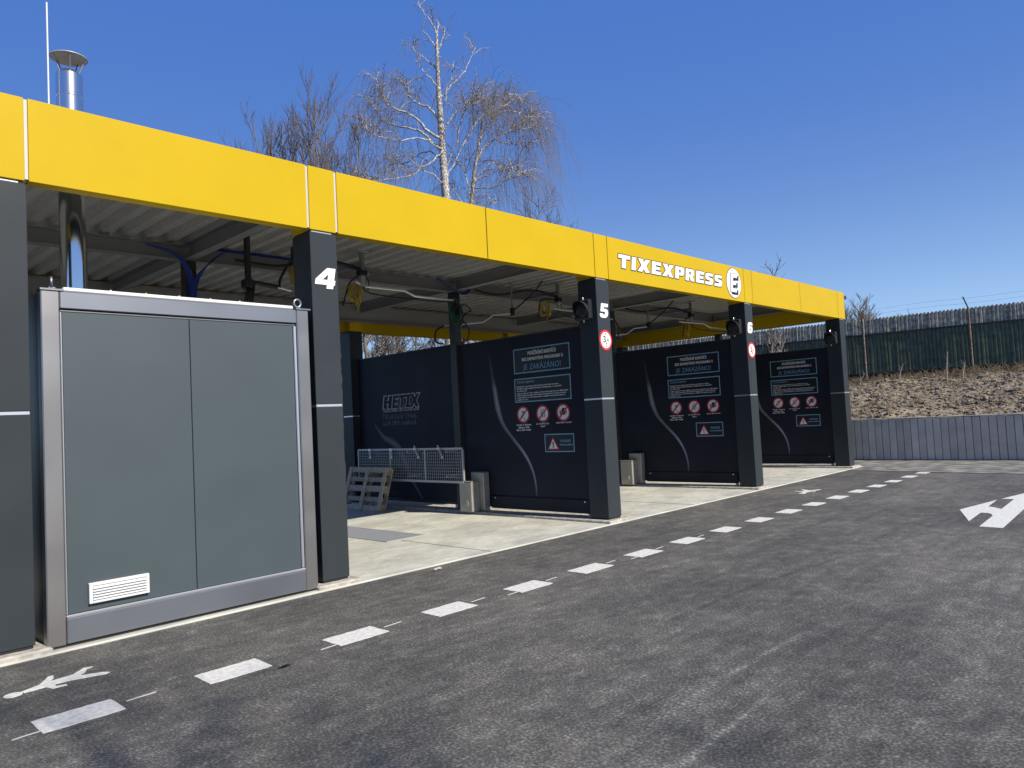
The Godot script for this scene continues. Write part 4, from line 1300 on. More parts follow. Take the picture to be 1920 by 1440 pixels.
func make_pump_box(x: float, label: String) -> void:
	var t := thing("pump_box", label, "metal box", V(x, 0.05, 9.0), "stepped steel boxes at the wall feet")
	box(t, "front_case", M.case_steel, x - 0.17, x + 0.01, 0.054, 0.545, 8.89, 9.19, 0.012)
	box(t, "rear_case", M.case_steel, x + 0.012, x + 0.15, 0.054, 0.69, 8.79, 9.09, 0.012)
	box(t, "case_lid", M.case_steel, x - 0.175, x + 0.008, 0.546, 0.556, 8.885, 9.195, 0.003)
	lathe(t, "drain_boss", M.case_steel, V(x - 0.171, 0.19, 9.02), [[0.06, 0.0], [0.05, 0.01], [0.02, 0.014], [0.0, 0.014]], 20, Vector3(-1, 0, 0))
	pipe(t, "hose_stub", M.rubber, smooth([V(x - 0.06, 0.50, 9.20), V(x - 0.04, 0.42, 9.26), V(x - 0.04, 0.22, 9.27), V(x - 0.02, 0.08, 9.23)]), 0.02, 8)

func make_pallet() -> void:
	var t := thing("wooden_pallet", "weathered wooden pallet leaning on the mesh rack in bay four", "pallet", V(7.80, 0.018, 11.45))
	t.rotation = Vector3(0, 0, deg_to_rad(-17.0))
	# local: y up the pallet, z along it, face towards -x
	var add := func(called: String, m: Material, x0: float, x1: float, y0: float, y1: float, z0: float, z1: float) -> void:
		var o := MeshInstance3D.new()
		o.mesh = bevel_mesh(Vector3(x1 - x0, y1 - y0, z1 - z0), 0.005)
		o.material_override = m
		o.name = called
		o.position = Vector3((x0 + x1) / 2, (y0 + y1) / 2, (z0 + z1) / 2)
		t.add_child(o, true)
	var ys := [0.0, 0.17, 0.35, 0.53, 0.70]
	for k in 5:
		var h: float = [0.10, 0.085, 0.11, 0.085, 0.10][k]
		add.call("board", M.wood if k % 2 else M.wood_pale, -0.011, 0.011, ys[k], ys[k] + h, -0.6, 0.6)
	for z in [-0.6, -0.05, 0.5]:
		add.call("bearer", M.wood_pale, -0.034, -0.0115, 0.002, 0.798, z, z + 0.10)
		for y in [0.0, 0.33, 0.66]:
			add.call("block", M.wood, 0.0115, 0.089, y, y + 0.14, z, z + 0.10)
		add.call("bottom_board", M.wood, 0.0895, 0.111, 0.0, 0.80, z, z + 0.10)

func make_grate() -> void:
	var t := thing("floor_grating", "long galvanised drain grating let into the sunlit bay floor", "grating", V(6.12, 0.015, 9.5))
	var x0 := 5.80
	var x1 := 6.42
	for e in [[x0, x0 + 0.02, 7.95, 11.4], [x1 - 0.02, x1, 7.95, 11.4], [x0 + 0.021, x1 - 0.021, 7.95, 7.97], [x0 + 0.021, x1 - 0.021, 11.38, 11.4]]:
		box(t, "rim", M.grating, e[0], e[1], 0.012, 0.027, e[2], e[3], 0.002)
	box(t, "sump", M.core, x0 + 0.021, x1 - 0.021, 0.0145, 0.0165, 7.971, 11.379, 0.0005)
	var mb := MB.new()
	var z := 8.0
	while z < 11.37:
		mb.box(V(x0 + 0.021, 0.017, z + 0.006), V(x1 - 0.021, 0.025, z - 0.006))
		z += 0.033
	var x := x0 + 0.06
	while x < x1 - 0.03:
		mb.box(V(x - 0.003, 0.017, 11.378), V(x + 0.003, 0.0262, 7.972))
		x += 0.05
	piece(t, "bars", mb, M.grating)

func make_litter() -> void:
	var t := thing("paper_scrap", "small pale crumpled scrap lying on the asphalt before the bay", "litter", V(5.02, 0.004, 6.02))
	var mb := MB.new()
	var c := V(5.02, 0.006, 6.02)
	var ring := [[-0.05, 0.02, 0.0], [-0.01, 0.035, 0.012], [0.045, 0.02, 0.004], [0.05, -0.015, 0.016], [0.0, -0.03, 0.003], [-0.04, -0.02, 0.010]]
	for k in 6:
		var a: Array = ring[k]
		var b: Array = ring[(k + 1) % 6]
		mb.tri(c + Vector3(0, 0.022, 0), c + Vector3(a[0], a[2], a[1]), c + Vector3(b[0], b[2], b[1]), Vector3.UP)
	piece(t, "scrap", mb, M.joint)
	var t2 := thing("dry_leaf", "dark dry leaf on the asphalt beside the second white dash", "leaf", V(2.42, 0.004, 4.48))
	var m2 := MB.new()
	var d := V(2.42, 0.006, 4.48)
	var rim := [[-0.06, 0.0, 0.008], [-0.02, 0.018, 0.016], [0.03, 0.014, 0.010], [0.06, 0.0, 0.004], [0.03, -0.014, 0.012], [-0.02, -0.016, 0.004]]
	for k in 6:
		var a: Array = rim[k]
		var b: Array = rim[(k + 1) % 6]
		m2.tri(d + Vector3(0, 0.002, 0), d + Vector3(a[0], a[2], a[1]), d + Vector3(b[0], b[2], b[1]), Vector3.UP)
	piece(t2, "blade", m2, M.rubber)

func coil(c: Vector3, r: float, turns: int, sd: int, flat_dir: Vector3) -> Array:
	var q := RandomNumberGenerator.new()
	q.seed = sd
	var p := []
	var e1 := flat_dir.cross(Vector3.UP).normalized()
	for k in turns * 14:
		var a := TAU * k / 14.0
		var rr := r * (1.0 + 0.18 * sin(k * 0.37 + sd) + q.randf_range(-0.03, 0.03))
		p.append(c + e1 * cos(a) * rr * 0.8 + Vector3.UP * (sin(a) * rr * 1.1) + flat_dir * (k * 0.0016 + q.randf_range(-0.006, 0.006)))
	return p

func make_boom(x: float, z: float, label: String, arm: Array, yellow_at: Vector3, sd: int) -> void:
	var t := thing("wash_boom", label, "boom", V(x, 3.98, z), "swivel booms under the canopy")
	box(t, "mount_plate", M.galvanised, x - 0.09, x + 0.09, 3.975, 3.992, z - 0.07, z + 0.07, 0.004)
	box(t, "drop_bracket", M.beam, x - 0.025, x + 0.025, 3.72, 3.974, z - 0.03, z + 0.03, 0.006)
	box(t, "bracket_arm", M.beam, x - 0.02, x + 0.02, 3.80, 3.86, z + 0.031, 9.398, 0.004)
	lathe(t, "swivel", M.galvanised, V(x, 3.50, z), [[0.0, 0.0], [0.026, 0.0], [0.034, 0.02], [0.034, 0.10], [0.045, 0.105], [0.045, 0.16], [0.0, 0.22]], 16)
	box(t, "valve_block", M.lamp_black, x - 0.075, x + 0.055, 3.645, 3.725, z - 0.06, z + 0.045, 0.012)
	lathe(t, "valve_cap", M.galvanised, V(x + 0.055, 3.68, z - 0.01), [[0.022, 0.0], [0.022, 0.04], [0.0, 0.045]], 10, Vector3(1, 0, 0))
	pipe(t, "arm", M.trim, arm, 0.017, 10)
	var drop: Vector3 = arm[-1]
	pipe(t, "hose", M.rubber, smooth([V(x, 3.52, z), V(x + 0.12, 3.43, z + 0.05), (arm[0] as Vector3).lerp(drop, 0.45) + Vector3(0, -0.11, 0), drop + Vector3(-0.1, -0.03, 0), drop]), 0.011, 6)
	pipe(t, "hose_end", M.rubber, smooth([drop, drop + Vector3(0.10, -0.05, 0.02), drop + Vector3(0.16, -0.22, 0.03), drop + Vector3(0.08, -0.38, 0.02), drop + Vector3(-0.03, -0.30, 0.0)]), 0.012, 6)
	for k in 4:
		var spin := Vector3(cos(k * 0.8 + sd), 0.12, sin(k * 0.8 + sd)).normalized()
		pipe(t, "yellow_hose", M.hose_yellow, coil(yellow_at + Vector3(0.035 * (k - 2), -0.03 * (k % 2), 0.02 * k), 0.075 + 0.018 * k, 2, sd + k, spin), 0.009, 5)
	pipe(t, "yellow_tail", M.hose_yellow, smooth([yellow_at + Vector3(0, -0.05, 0), yellow_at + Vector3(0.06, -0.15, 0.02), yellow_at + Vector3(0.02, -0.26, 0.03)]), 0.009, 5)
	pipe(t, "signal_cable", M.rubber, smooth([V(x, 3.70, z), V(x + 0.14, 3.60, z + 0.06), V(x + 0.10, 3.46, z + 0.02), V(x + 0.02, 3.50, z)]), 0.007, 5)
	pipe(t, "signal_cable", M.hose_blue, smooth([V(x - 0.05, 3.72, z), V(x - 0.20, 3.80, z + 0.2), V(x - 0.35, 3.90, z + 0.5), V(x - 0.5, 3.93, 9.38)]), 0.007, 5)
	pipe(t, "hose_tie", M.rubber, smooth([V(x, 3.68, z), yellow_at + Vector3(-0.05, 0.16, 0), yellow_at + Vector3(-0.16, -0.05, 0.03), yellow_at + Vector3(-0.20, -0.20, 0.02)]), 0.012, 6)
	pipe(t, "supply_hose", M.rubber, smooth([V(x - 0.02, 3.74, z), V(x - 0.45, 3.86, z + 0.25), V(x - 0.95, 3.79, z + 0.62), V(x - 1.5, 3.83, 9.34)]), 0.022, 8)

func make_brush_boom(x: float, z: float, label: String) -> void:
	var t := thing("brush_boom", label, "boom", V(x, 3.95, z), "swivel booms under the canopy")
	box(t, "drop_bracket", M.beam, x - 0.012, x + 0.012, 3.50, 3.99, z - 0.012, z + 0.012, 0.004)
	lathe(t, "swivel", M.lamp_black, V(x, 3.38, z), [[0.0, 0.0], [0.035, 0.0], [0.042, 0.03], [0.042, 0.13], [0.0, 0.14]], 18)
	pipe(t, "arm", M.galvanised, [V(x, 3.42, z), V(x - 0.35, 3.38, z + 0.15), V(x - 0.50, 3.26, z + 0.25), V(x - 1.15, 3.20, z + 0.55)], 0.015, 8)
	pipe(t, "foam_hose", M.rubber, smooth([V(x - 1.15, 3.20, z + 0.55), V(x - 1.30, 3.10, z + 0.60), V(x - 1.28, 2.92, z + 0.62), V(x - 1.15, 2.90, z + 0.60)]), 0.016, 7)
	pipe(t, "supply_hose", M.rubber, smooth([V(x, 3.46, z), V(x + 0.2, 3.62, z - 0.1), V(x + 0.3, 3.80, z - 0.3), V(x + 0.28, 3.95, z - 0.5)]), 0.014, 7)

func make_cables() -> void:
	# blue supply lines strapped to the frame at the middle posts
	var k := 0
	for c in [[3.985, "dark blue cables hanging down the post behind the steel container", 1.2], [8.54, "bright blue cable bundle slung under the beam above the green hose", 0.12]]:
		var x: float = c[0]
		var t := thing("cable_bundle", c[1], "cables", V(x, 3.77, 9.45), "blue cables tied to the canopy frame")
		for q in 7:
			var o := q * 0.011
			if k == 0:
				pipe(t, "cable", M.hose_blue, smooth([V(x - 0.55, 3.90, 9.385 - o * 0.4), V(x - 0.20, 3.80, 9.37 - o), V(x - 0.06 + o, 3.55, 9.375 - o * 0.3), V(x - 0.03 + o, 3.1, 9.38 - o * 0.2), V(x - 0.02 + o, 2.2, 9.383 - o * 0.1)]), 0.008, 5)
				pipe(t, "cable", M.hose_blue, smooth([V(x + 0.45, 3.93, 9.385 - o * 0.4), V(x + 0.25, 3.78, 9.36 - o), V(x + 0.08 - o, 3.5, 9.375 - o * 0.3), V(x + 0.03 - o, 3.1, 9.37 - o * 0.2)]), 0.008, 5)
			else:
				pipe(t, "cable", M.hose_blue, smooth([V(x - 0.45, 3.95, 9.385 - o * 0.3), V(x - 0.20, 3.84 - o * 0.5, 9.37 - o), V(x + 0.02, 3.755 - o * 0.7, 9.36 - o), V(x + 0.22, 3.80 - o * 0.5, 9.37 - o), V(x + 0.32, 3.94, 9.385)]), 0.008, 5)
		k += 1
	var t2 := thing("cable_run", "straight blue cables lying along the top of the cross beam", "cables", V(5.0, 3.957, 9.38), "blue cables tied to the canopy frame")
	for q in 3:
		pipe(t2, "cable", M.hose_blue, [V(4.25, 3.968 - q * 0.016, 9.392 - 0.004 * q), V(6.0, 3.966 - q * 0.016, 9.392 - 0.004 * q)], 0.0075, 5)
	var t3 := thing("hose_coil", "green hose coiled on the dark middle post above the printed wall", "hose", V(8.45, 3.3, 9.42))
	for q in 3:
		pipe(t3, "loop", M.hose_green, coil(V(8.46, 3.46 - q * 0.02, 9.375 - q * 0.008), 0.15 + 0.015 * q, 2, 40 + q, Vector3(0.0, 0, 1)), 0.010, 5)
	pipe(t3, "black_loop", M.rubber, smooth([V(8.52, 3.52, 9.385), V(8.70, 3.55, 9.36), V(8.82, 3.46, 9.35), V(8.74, 3.42, 9.36), V(8.62, 3.30, 9.365), V(8.70, 3.20, 9.36), V(8.60, 3.14, 9.37)]), 0.012, 6)
	box(t3, "hook", M.rubber, 8.47, 8.53, 3.50, 3.58, 9.33, 9.394, 0.004)
	var t4 := thing("spray_gun", "red handled spray lance hanging at the top of the printed wall", "spray lance", V(8.66, 2.85, 9.45))
	pipe(t4, "lance", M.trim, [V(8.645, 2.70, 9.45), V(8.645, 3.20, 9.45)], 0.012, 8)
	pipe(t4, "handle", M.red_plastic, [V(8.645, 2.84, 9.43), V(8.68, 2.96, 9.40)], 0.028, 8)
	pipe(t4, "hose", M.rubber, smooth([V(8.645, 3.20, 9.45), V(8.70, 3.25, 9.40), V(8.78, 3.10, 9.38), V(8.72, 2.93, 9.39), V(8.68, 2.95, 9.40)]), 0.011, 6)
	var t5 := thing("hose_bracket", "black jointed hose bracket above the right end of the steel container", "bracket", V(4.35, 3.3, 8.6))
	box(t5, "hanger", M.dark_post, 4.32, 4.38, 3.42, 3.98, 8.57, 8.63, 0.004)
	lathe(t5, "joint", M.lamp_black, V(4.35, 3.30, 8.6), [[0.0, 0.0], [0.07, 0.0], [0.085, 0.04], [0.085, 0.10], [0.05, 0.13], [0.0, 0.13]], 18)
	pipe(t5, "arm", M.lamp_black, [V(4.35, 3.40, 8.6), V(4.75, 3.37, 8.62)], 0.03, 8)
	pipe(t5, "rod", M.trim, [V(4.75, 3.37, 8.62), V(4.95, 3.34, 8.63)], 0.014, 8)
	for q in 4:
		pipe(t5, "hose", M.rubber, smooth([V(4.33 + q * 0.02, 3.36, 8.55), V(4.28 + q * 0.03, 3.22, 8.52), V(4.22 + q * 0.03, 3.0, 8.50), V(4.18 + q * 0.02, 2.7, 8.52)]), 0.013, 6)
	pipe(t5, "hook", M.lamp_black, smooth([V(4.78, 3.36, 8.62), V(4.80, 3.48, 8.62), V(4.92, 3.68, 8.63), V(5.0, 3.76, 8.63)]), 0.018, 7)
	var y5 := V(5.12, 3.60, 8.85)
	var t6 := thing("yellow_hose", "yellow hose loops hanging beside the column numbered four", "hose", y5)
	box(t6, "hanger", M.dark_post, 5.105, 5.135, 3.68, 3.985, 8.82, 8.88, 0.004)
	for q in 3:
		pipe(t6, "loop", M.hose_yellow, coil(y5 + Vector3(0.02 * q, -0.02 * q, 0.02 * q), 0.11 + 0.02 * q, 3, 60 + q, Vector3(0.4, 0.1, 0.9).normalized()), 0.010, 5)

# ---------------------------------------------------------------- trees
func drawn(u: float, v: float, away: float) -> Vector3:
	# the birches were drawn on a board of 18.7 mm squares standing behind the canopy; away: metres from the yard
	return Vector3(17.173, 9.433, -19.149) + Vector3(0.6928, -0.0516, 0.7193) * (u - 838.0) * 0.018736 + Vector3(0.0010, 0.9975, 0.0706) * (370.0 - v) * 0.018736 + Vector3(0.6605, 0.3043, -0.7365) * (away - 26.0)

func droop(mb: MB, r: RandomNumberGenerator, p: Vector3, dir: Vector3, length: float, fall: float, thick: float) -> void:
	var pts := PackedVector3Array([p])
	var rad := PackedFloat32Array([thick])
	var n := 6
	var d := dir.normalized()
	for k in n:
		d = (d + Vector3(r.randf_range(-0.12, 0.12), -fall, r.randf_range(-0.12, 0.12))).normalized()
		pts.append(pts[-1] + d * length / n)
		rad.append(lerpf(thick, thick * 0.5, (k + 1.0) / n))
	mb.tube(pts, rad, 3, Color.WHITE, false)

func limb(white: MB, twigs: MB, r: RandomNumberGenerator, pts: Array, r0: float, r1: float, dense: float, hang := 1.0) -> void:
	var s := smooth(pts, 4)
	var rad := PackedFloat32Array()
	for k in s.size():
		rad.append(lerpf(r0, r1, pow(float(k) / (s.size() - 1), 0.8)))
		if k > 0 and k < s.size() - 1:
			s[k] += Vector3(r.randf_range(-1, 1), r.randf_range(-1, 1), r.randf_range(-1, 1)) * 0.035
	white.tube(PackedVector3Array(s), rad, 6)
	var total := 0.0
	for k in s.size() - 1:
		total += s[k].distance_to(s[k + 1])
	var count := int(total * dense)
	for q in count:
		var t := 0.22 + 0.78 * sqrt(r.randf())
		var k := clampf(t, 0, 0.999) * (s.size() - 1)
		var p: Vector3 = s[int(k)].lerp(s[int(k) + 1], k - int(k))
		var along: Vector3 = (s[int(k) + 1] - s[int(k)]).normalized()
		var dir := (along * r.randf_range(0.2, 1.0) + Vector3(r.randf_range(-1, 1), r.randf_range(0.1, 1.1), r.randf_range(-1, 1))).normalized()
		# a side shoot carrying drooping twigs
		var len := r.randf_range(0.4, 1.35) * (0.65 + 0.35 * (1.0 - t))
		var e1 := p + dir * len * 0.6 + Vector3(0, 0.05, 0)
		var e2 := e1 + (dir + Vector3(0, -0.5, 0)).normalized() * len * 0.5
		white.tube(PackedVector3Array([p, e1, e2]), PackedFloat32Array([0.016, 0.012, 0.007]), 3, Color.WHITE, false)
		for w in r.randi_range(3, 6):
			var h := p.lerp(e1, r.randf_range(0.3, 1.0)) if r.randf() < 0.5 else e1.lerp(e2, r.randf())
			droop(twigs, r, h, dir + Vector3(r.randf_range(-0.8, 0.8), 0.1, r.randf_range(-0.8, 0.8)), hang * (0.5 + 1.7 * pow(r.randf(), 1.5)), r.randf_range(0.45, 1.1), 0.006)

func make_birch() -> void:
	var r := RandomNumberGenerator.new()
	r.seed = 412
	var foot := drawn(846, 790, 26.0)
	foot.y = 0.0
	var t := thing("birch_tree", "tall weeping birch with white trunk rising behind the yellow fascia", "tree", foot)
	var trunk := MB.new()
	var white := MB.new()
	var twigs := MB.new()
	var line := [foot, drawn(842, 600, 26), drawn(839, 420, 26), drawn(834, 340, 26), drawn(829, 270, 26.1), drawn(825, 210, 26), drawn(822, 165, 26), drawn(820, 110, 25.9), drawn(819, 70, 26), drawn(822, 42, 26.1)]
	var s := smooth(line, 5)
	var rad := PackedFloat32Array()
	for k in s.size():
		rad.append(lerpf(0.19, 0.022, pow(float(k) / (s.size() - 1), 1.15)))
	trunk.tube(PackedVector3Array(s), rad, 9)
	var limbs := [
		[[832, 290], [812, 268], [790, 246], [760, 236], [730, 229], [712, 222], [704, 205], [695, 194]],
		[[828, 262], [802, 246], [785, 228], [762, 215], [738, 206], [727, 198], [720, 178], [710, 156]],
		[[828, 242], [816, 216], [800, 198], [780, 191], [768, 180], [764, 163], [754, 147]],
		[[826, 172], [810, 151], [799, 138], [786, 126], [779, 113]],
		[[819, 132], [805, 115], [790, 102], [777, 95], [776, 80]],
		[[822, 100], [812, 84], [805, 70], [790, 56]],
		[[821, 85], [818, 60], [808, 40], [795, 22], [783, 2]],
		[[822, 92], [830, 72], [833, 50]],
		[[823, 90], [833, 75], [843, 64]],
		[[826, 182], [842, 165], [856, 149], [872, 129], [881, 112], [892, 84]],
		[[834, 190], [840, 160], [848, 135], [851, 115]],
		[[834, 330], [846, 290], [857, 262], [866, 225], [872, 205], [889, 190], [900, 172]],
		[[833, 300], [806, 284], [784, 288], [765, 302], [742, 305], [720, 296]],
		[[836, 352], [815, 330], [795, 320], [770, 300]],
		[[835, 340], [855, 300], [880, 250], [905, 215], [930, 205]],
		[[830, 280], [790, 262], [755, 268], [715, 262], [690, 240]],
		[[829, 250], [850, 215], [880, 195], [905, 182]],
		[[831, 282], [812, 300], [770, 330], [720, 340], [690, 335]]]
	for k in limbs.size():
		var pts := []
		var lean: float = [0.5, -0.6, 0.3, -0.4, 0.5, -0.3, 0.2, 0.3, -0.2, 0.5, -0.5, -0.5, 0.7, -0.8, 0.9, -1.0, 1.0, -0.9][k]
		for q in limbs[k].size():
			var e: Array = limbs[k][q]
			pts.append(drawn(e[0], e[1], 26.0 + lean * absf(e[0] - limbs[k][0][0]) * 0.014))
		limb(white, twigs, r, pts, 0.032 if k > 2 else 0.056, 0.010, 8.0 if k in [0, 1, 2, 11, 12, 14, 15, 16, 17] else 2.6, 1.0 if k in [0, 1, 2, 11, 12, 14, 15, 16, 17] else 0.45)
	piece(t, "trunk", trunk, M.birch_bark)
	piece(t, "branches", white, M.birch_limb)
	var c := piece(t, "crown", twigs, M.birch_twig)
	c.set_meta("kind", "stuff")
	# the second birch, right of it
	var foot2 := drawn(886, 790, 27.5)
	foot2.y = 0.0
	var t2 := thing("birch_tree", "younger weeping birch leaning right beside the tall birch", "tree", foot2)
	var tr := MB.new()
	var wh := MB.new()
	var tw := MB.new()
	var s2 := smooth([foot2, drawn(884, 600, 27.5), drawn(884, 430, 27.5), drawn(888, 370, 27.5), drawn(894, 310, 27.5), drawn(901, 268, 27.4)], 5)
	var rad2 := PackedFloat32Array()
	for k in s2.size():
		rad2.append(lerpf(0.13, 0.05, float(k) / (s2.size() - 1)))
	tr.tube(PackedVector3Array(s2), rad2, 8)
	var lm := [[[901, 268], [912, 236], [930, 210], [945, 190], [961, 162]], [[901, 268], [906, 240], [912, 205], [925, 188], [938, 175]], [[896, 300], [914, 268], [938, 250], [958, 241], [978, 229], [994, 222]], [[892, 340], [915, 310], [935, 298], [945, 312]], [[886, 380], [880, 340], [868, 310], [858, 300]], [[930, 210], [958, 200], [985, 205], [1000, 222]], [[958, 241], [985, 235], [1010, 228]], [[961, 165], [980, 168], [990, 180]], [[890, 350], [925, 352], [955, 338], [975, 330]], [[888, 372], [915, 385], [940, 380]], [[884, 400], [860, 370], [850, 350]], [[978, 229], [1000, 212], [1012, 205]], [[945, 190], [975, 175], [992, 178]], [[892, 342], [930, 320], [962, 314], [986, 322]], [[930, 252], [955, 262], [985, 262], [1004, 270]]]
	for k in lm.size():
		var pts := []
		var lean: float = [0.4, -0.6, 0.2, 0.8, -0.7, -0.3, 0.3, 0.6, -0.8, 0.9, 0.3, -0.5, 0.7, -0.4, 0.6][k]
		for e in lm[k]:
			pts.append(drawn(e[0], e[1], 27.5 + lean * absf(e[0] - lm[k][0][0]) * 0.016))
		limb(wh, tw, r, pts, 0.052 if k < 3 else 0.030, 0.011, 7.0, 1.7)
	piece(t2, "trunk", tr, M.birch_bark)
	piece(t2, "branches", wh, M.birch_limb)
	var c2 := piece(t2, "crown", tw, M.birch_twig)
	c2.set_meta("kind", "stuff")

func grow(big: MB, small: MB, r: RandomNumberGenerator, p: Vector3, d: Vector3, length: float, thick: float, level: int, upward: float, spread: float) -> void:
	var n := 4
	var pts := PackedVector3Array([p])
	var rad := PackedFloat32Array([thick])
	for k in n:
		d = (d + Vector3(r.randf_range(-1, 1), r.randf_range(-0.4, 0.4), r.randf_range(-1, 1)) * 0.17 + Vector3(0, upward, 0)).normalized()
		pts.append(pts[-1] + d * length / n)
		rad.append(thick * lerpf(1.0, 0.55, (k + 1.0) / n))
	(big if level > 1 else small).tube(pts, rad, 6 if level > 2 else (4 if level > 1 else 3), Color.WHITE, false)
	if level <= 0:
		return
	var kids := r.randi_range(4, 6) if level > 1 else r.randi_range(3, 5)
	for k in kids:
		var t := lerpf(0.25, 1.0, (k + r.randf()) / kids)
		var q := t * n
		var at := pts[int(minf(q, n - 1))].lerp(pts[int(minf(q, n - 1)) + 1], q - int(minf(q, n - 1)))
		var a := r.randf() * TAU
		var side := d.cross(Vector3(cos(a), 0.15, sin(a))).normalized()
		var nd := (d + side * r.randf_range(0.55, 1.0) * spread).normalized()
		grow(big, small, r, at, nd, length * r.randf_range(0.45, 0.72) * (1.15 - 0.3 * t), maxf(thick * 0.55, 0.0075), level - 1, upward, spread)

func make_tree(foot: Vector3, height: float, sd: int, label: String, stems: int, upward: float, spread: float, tm: Material, trunk_r: float, levels := 4, clear := 0.3, cat := "tree", called := "bare_tree") -> void:
	var r := RandomNumberGenerator.new()
	r.seed = sd
	var t := thing(called, label, cat, foot, "bare trees behind the car wash")
	var big := MB.new()
	var small := MB.new()
	var trunk := MB.new()
	for s in stems:
		var a := TAU * s / maxi(stems, 1) + r.randf()
		var lean := Vector3(cos(a), 0, sin(a)) * (0.0 if stems == 1 else r.randf_range(0.05, 0.13))
		var h := height * 0.9 * (1.0 if s == 0 else r.randf_range(0.75, 0.98))
		var pts := PackedVector3Array([foot + lean * 0.3])
		var rad := PackedFloat32Array([trunk_r])
		var n := 9
		for k in n:
			pts.append(pts[-1] + (Vector3.UP + lean + Vector3(r.randf_range(-1, 1), 0, r.randf_range(-1, 1)) * 0.09) * h / n)
			rad.append(lerpf(trunk_r, 0.012, pow((k + 1.0) / n, 0.8)))
		trunk.tube(pts, rad, 7, Color.WHITE, false)
		var kids := 22
		for k in kids:
			var f := lerpf(clear, 0.97, (k + r.randf()) / kids)
			var q := f * n
			var at := pts[int(minf(q, n - 1))].lerp(pts[int(minf(q, n - 1)) + 1], q - int(minf(q, n - 1)))
			var ang := r.randf() * TAU
			var nd := Vector3(cos(ang) * spread, r.randf_range(0.5, 1.0), sin(ang) * spread).normalized()
			grow(big, small, r, at, nd, h * r.randf_range(0.15, 0.24) * (1.25 - 0.85 * f), maxf(trunk_r * 0.42 * (1.15 - f * 0.8), 0.016), levels - 2, upward, spread)
	piece(t, "trunk", trunk, tm)
	if big.v.size() > 0:
		piece(t, "branches", big, tm)
	var c := piece(t, "crown", small, tm)
	c.set_meta("kind", "stuff")

func make_trees() -> void:
	make_birch()
	make_tree(V(11.95, -0.02, 20.78), 13.4, 11, "bare upright tree left of the birch, tallest of its clump", 6, 0.16, 0.7, M.bark, 0.08)
	make_tree(V(11.80, -0.02, 19.49), 12.6, 12, "bare many-stemmed tree in the middle of the clump left of the birch", 5, 0.18, 0.7, M.bark, 0.075)
	make_tree(V(13.05, -0.02, 19.64), 12.0, 13, "slender bare tree between the clump and the birch", 4, 0.15, 0.7, M.bark, 0.07)
	make_tree(V(11.80, -0.02, 22.38), 12.2, 14, "thin bare tree at the left edge of the clump above the fascia", 2, 0.2, 0.6, M.bark, 0.06)
	make_tree(V(11.17, -0.02, 15.82), 7.2, 15, "thick bare trunk showing in the gap behind the bay numbered four", 1, 0.06, 1.0, M.bark, 0.11, 4, 0.2)
	make_tree(V(13.15, -0.02, 16.65), 6.6, 16, "low bare tree with spreading branches behind the printed wall", 2, 0.02, 1.1, M.bark, 0.07, 4, 0.2)
	make_tree(V(12.18, -0.02, 16.22), 6.0, 25, "low tangled bare tree right of the thick trunk in the gap", 3, 0.0, 1.2, M.bark, 0.06, 4, 0.25)
	make_tree(V(13.17, -0.02, 15.18), 5.6, 26, "low tangled bare tree behind the post with the green hose", 3, 0.0, 1.2, M.bark, 0.055, 4, 0.25)
	make_tree(V(15.26, -0.02, 15.90), 6.2, 17, "low bare tree behind the column numbered five", 2, 0.04, 1.1, M.bark, 0.06, 4, 0.25)
	make_tree(V(20.41, -0.02, 17.76), 10.8, 18, "open bare tree right of the birches above the fascia seam", 1, 0.05, 1.0, M.bark, 0.07, 4, 0.55)
	make_tree(V(23.01, -0.02, 10.74), 6.7, 19, "small bare tree poking above the fascia near the round badge", 2, 0.06, 0.9, M.bark, 0.04, 3, 0.5)
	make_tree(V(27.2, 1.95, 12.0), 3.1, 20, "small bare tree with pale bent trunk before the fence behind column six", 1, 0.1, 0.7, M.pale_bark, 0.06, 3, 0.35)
	make_tree(V(2.4, -0.02, -12.2), 14.8, 41, "bare tree outside the frame whose branches shade the foreground asphalt", 1, 0.08, 0.9, M.bark, 0.10, 4, 0.62)
	for q in [[62.56, 21.62, 11.0, 21, "tall bare tree just right of the canopy corner, far off"], [66.25, 22.11, 10.8, 22, "bare tree beyond the fence, second from the canopy corner"], [71.78, 20.70, 9.9, 23, "distant round bare tree peeping over the fence top"], [75.43, 22.68, 9.8, 24, "distant low bare tree left of the round one over the fence"]]:
		make_tree(V(q[0], -0.02, q[1]), q[2], q[3], q[4], 5, 0.12, 0.8, M.bark, 0.16, 4, 0.4)

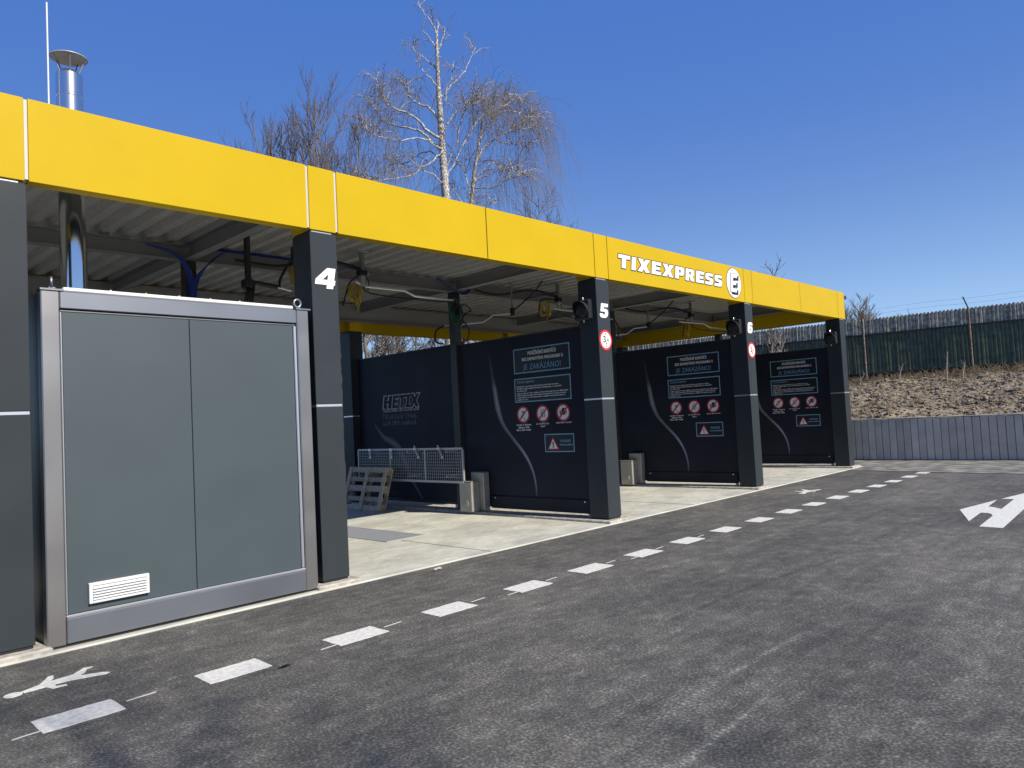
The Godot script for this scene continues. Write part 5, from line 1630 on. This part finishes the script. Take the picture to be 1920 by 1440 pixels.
func _ready() -> void:
	rng.seed = 1
	set_up()
	make_materials()
	print("materials")
	make_ground()
	make_bank()
	make_canopy()
	print("canopy")
	make_partition(8.53, "dark printed wall behind column five with outlined brand on its rear half", true)
	make_partition(13.05, "dark printed wall behind column six", false)
	make_partition(17.80, "dark printed wall at the far end beside the last column", false)
	make_plank_wall()
	make_fence()
	make_cabinet()
	make_flue()
	make_lamp(8.392, "black round signal lamp on the side of column five")
	make_lamp(12.925, "black round signal lamp on the side of column six")
	make_lamp(17.655, "black round signal lamp on the side of the unnumbered end column")
	make_height_sign(8.545, "round red and white height limit sign below the numeral five")
	make_height_sign(13.085, "round red and white height limit sign below the numeral six")
	make_rack(8.20, "long wire mesh mat rack with clips behind the pallet", [9.06, 10.03, 11.02, 12.02], true)
	make_rack(12.74, "wire mesh mat rack partly hidden behind column five", [9.5, 10.4, 11.3], false)
	make_pump_box(8.37, "stepped steel box at the end of the long mesh rack")
	make_pump_box(12.90, "stepped steel box on the floor right of column five")
	make_pallet()
	make_grate()
	make_boom(6.05, 8.6, "jointed silver boom with hose right of the column numbered four", [V(5.95, 3.56, 8.62), V(6.1, 3.505, 8.62), V(6.73, 3.49, 8.54), V(6.80, 3.39, 8.38), V(7.5, 3.375, 8.34)], V(6.0, 3.42, 8.75), 70)
	make_boom(10.45, 8.72, "silver boom with yellow hose left of the column numbered five", [V(10.3, 3.52, 8.72), V(10.5, 3.50, 8.72), V(11.1, 3.495, 8.66), V(11.2, 3.40, 8.60), V(11.9, 3.39, 8.58)], V(10.30, 3.55, 8.95), 80)
	make_boom(15.0, 8.62, "silver boom with dark hoses left of the column numbered six", [V(14.5, 3.51, 8.64), V(15.37, 3.50, 8.52), V(15.45, 3.40, 8.39), V(16.6, 3.385, 8.33)], V(14.9, 3.40, 8.70), 90)
	make_brush_boom(9.55, 9.05, "dark bent boom arm seen above the printed wall left of column five")
	make_brush_boom(13.9, 9.05, "dark bent boom arm just right of the column numbered five")
	make_litter()
	make_cables()
	print("fittings")
	make_trees()
	print("done")
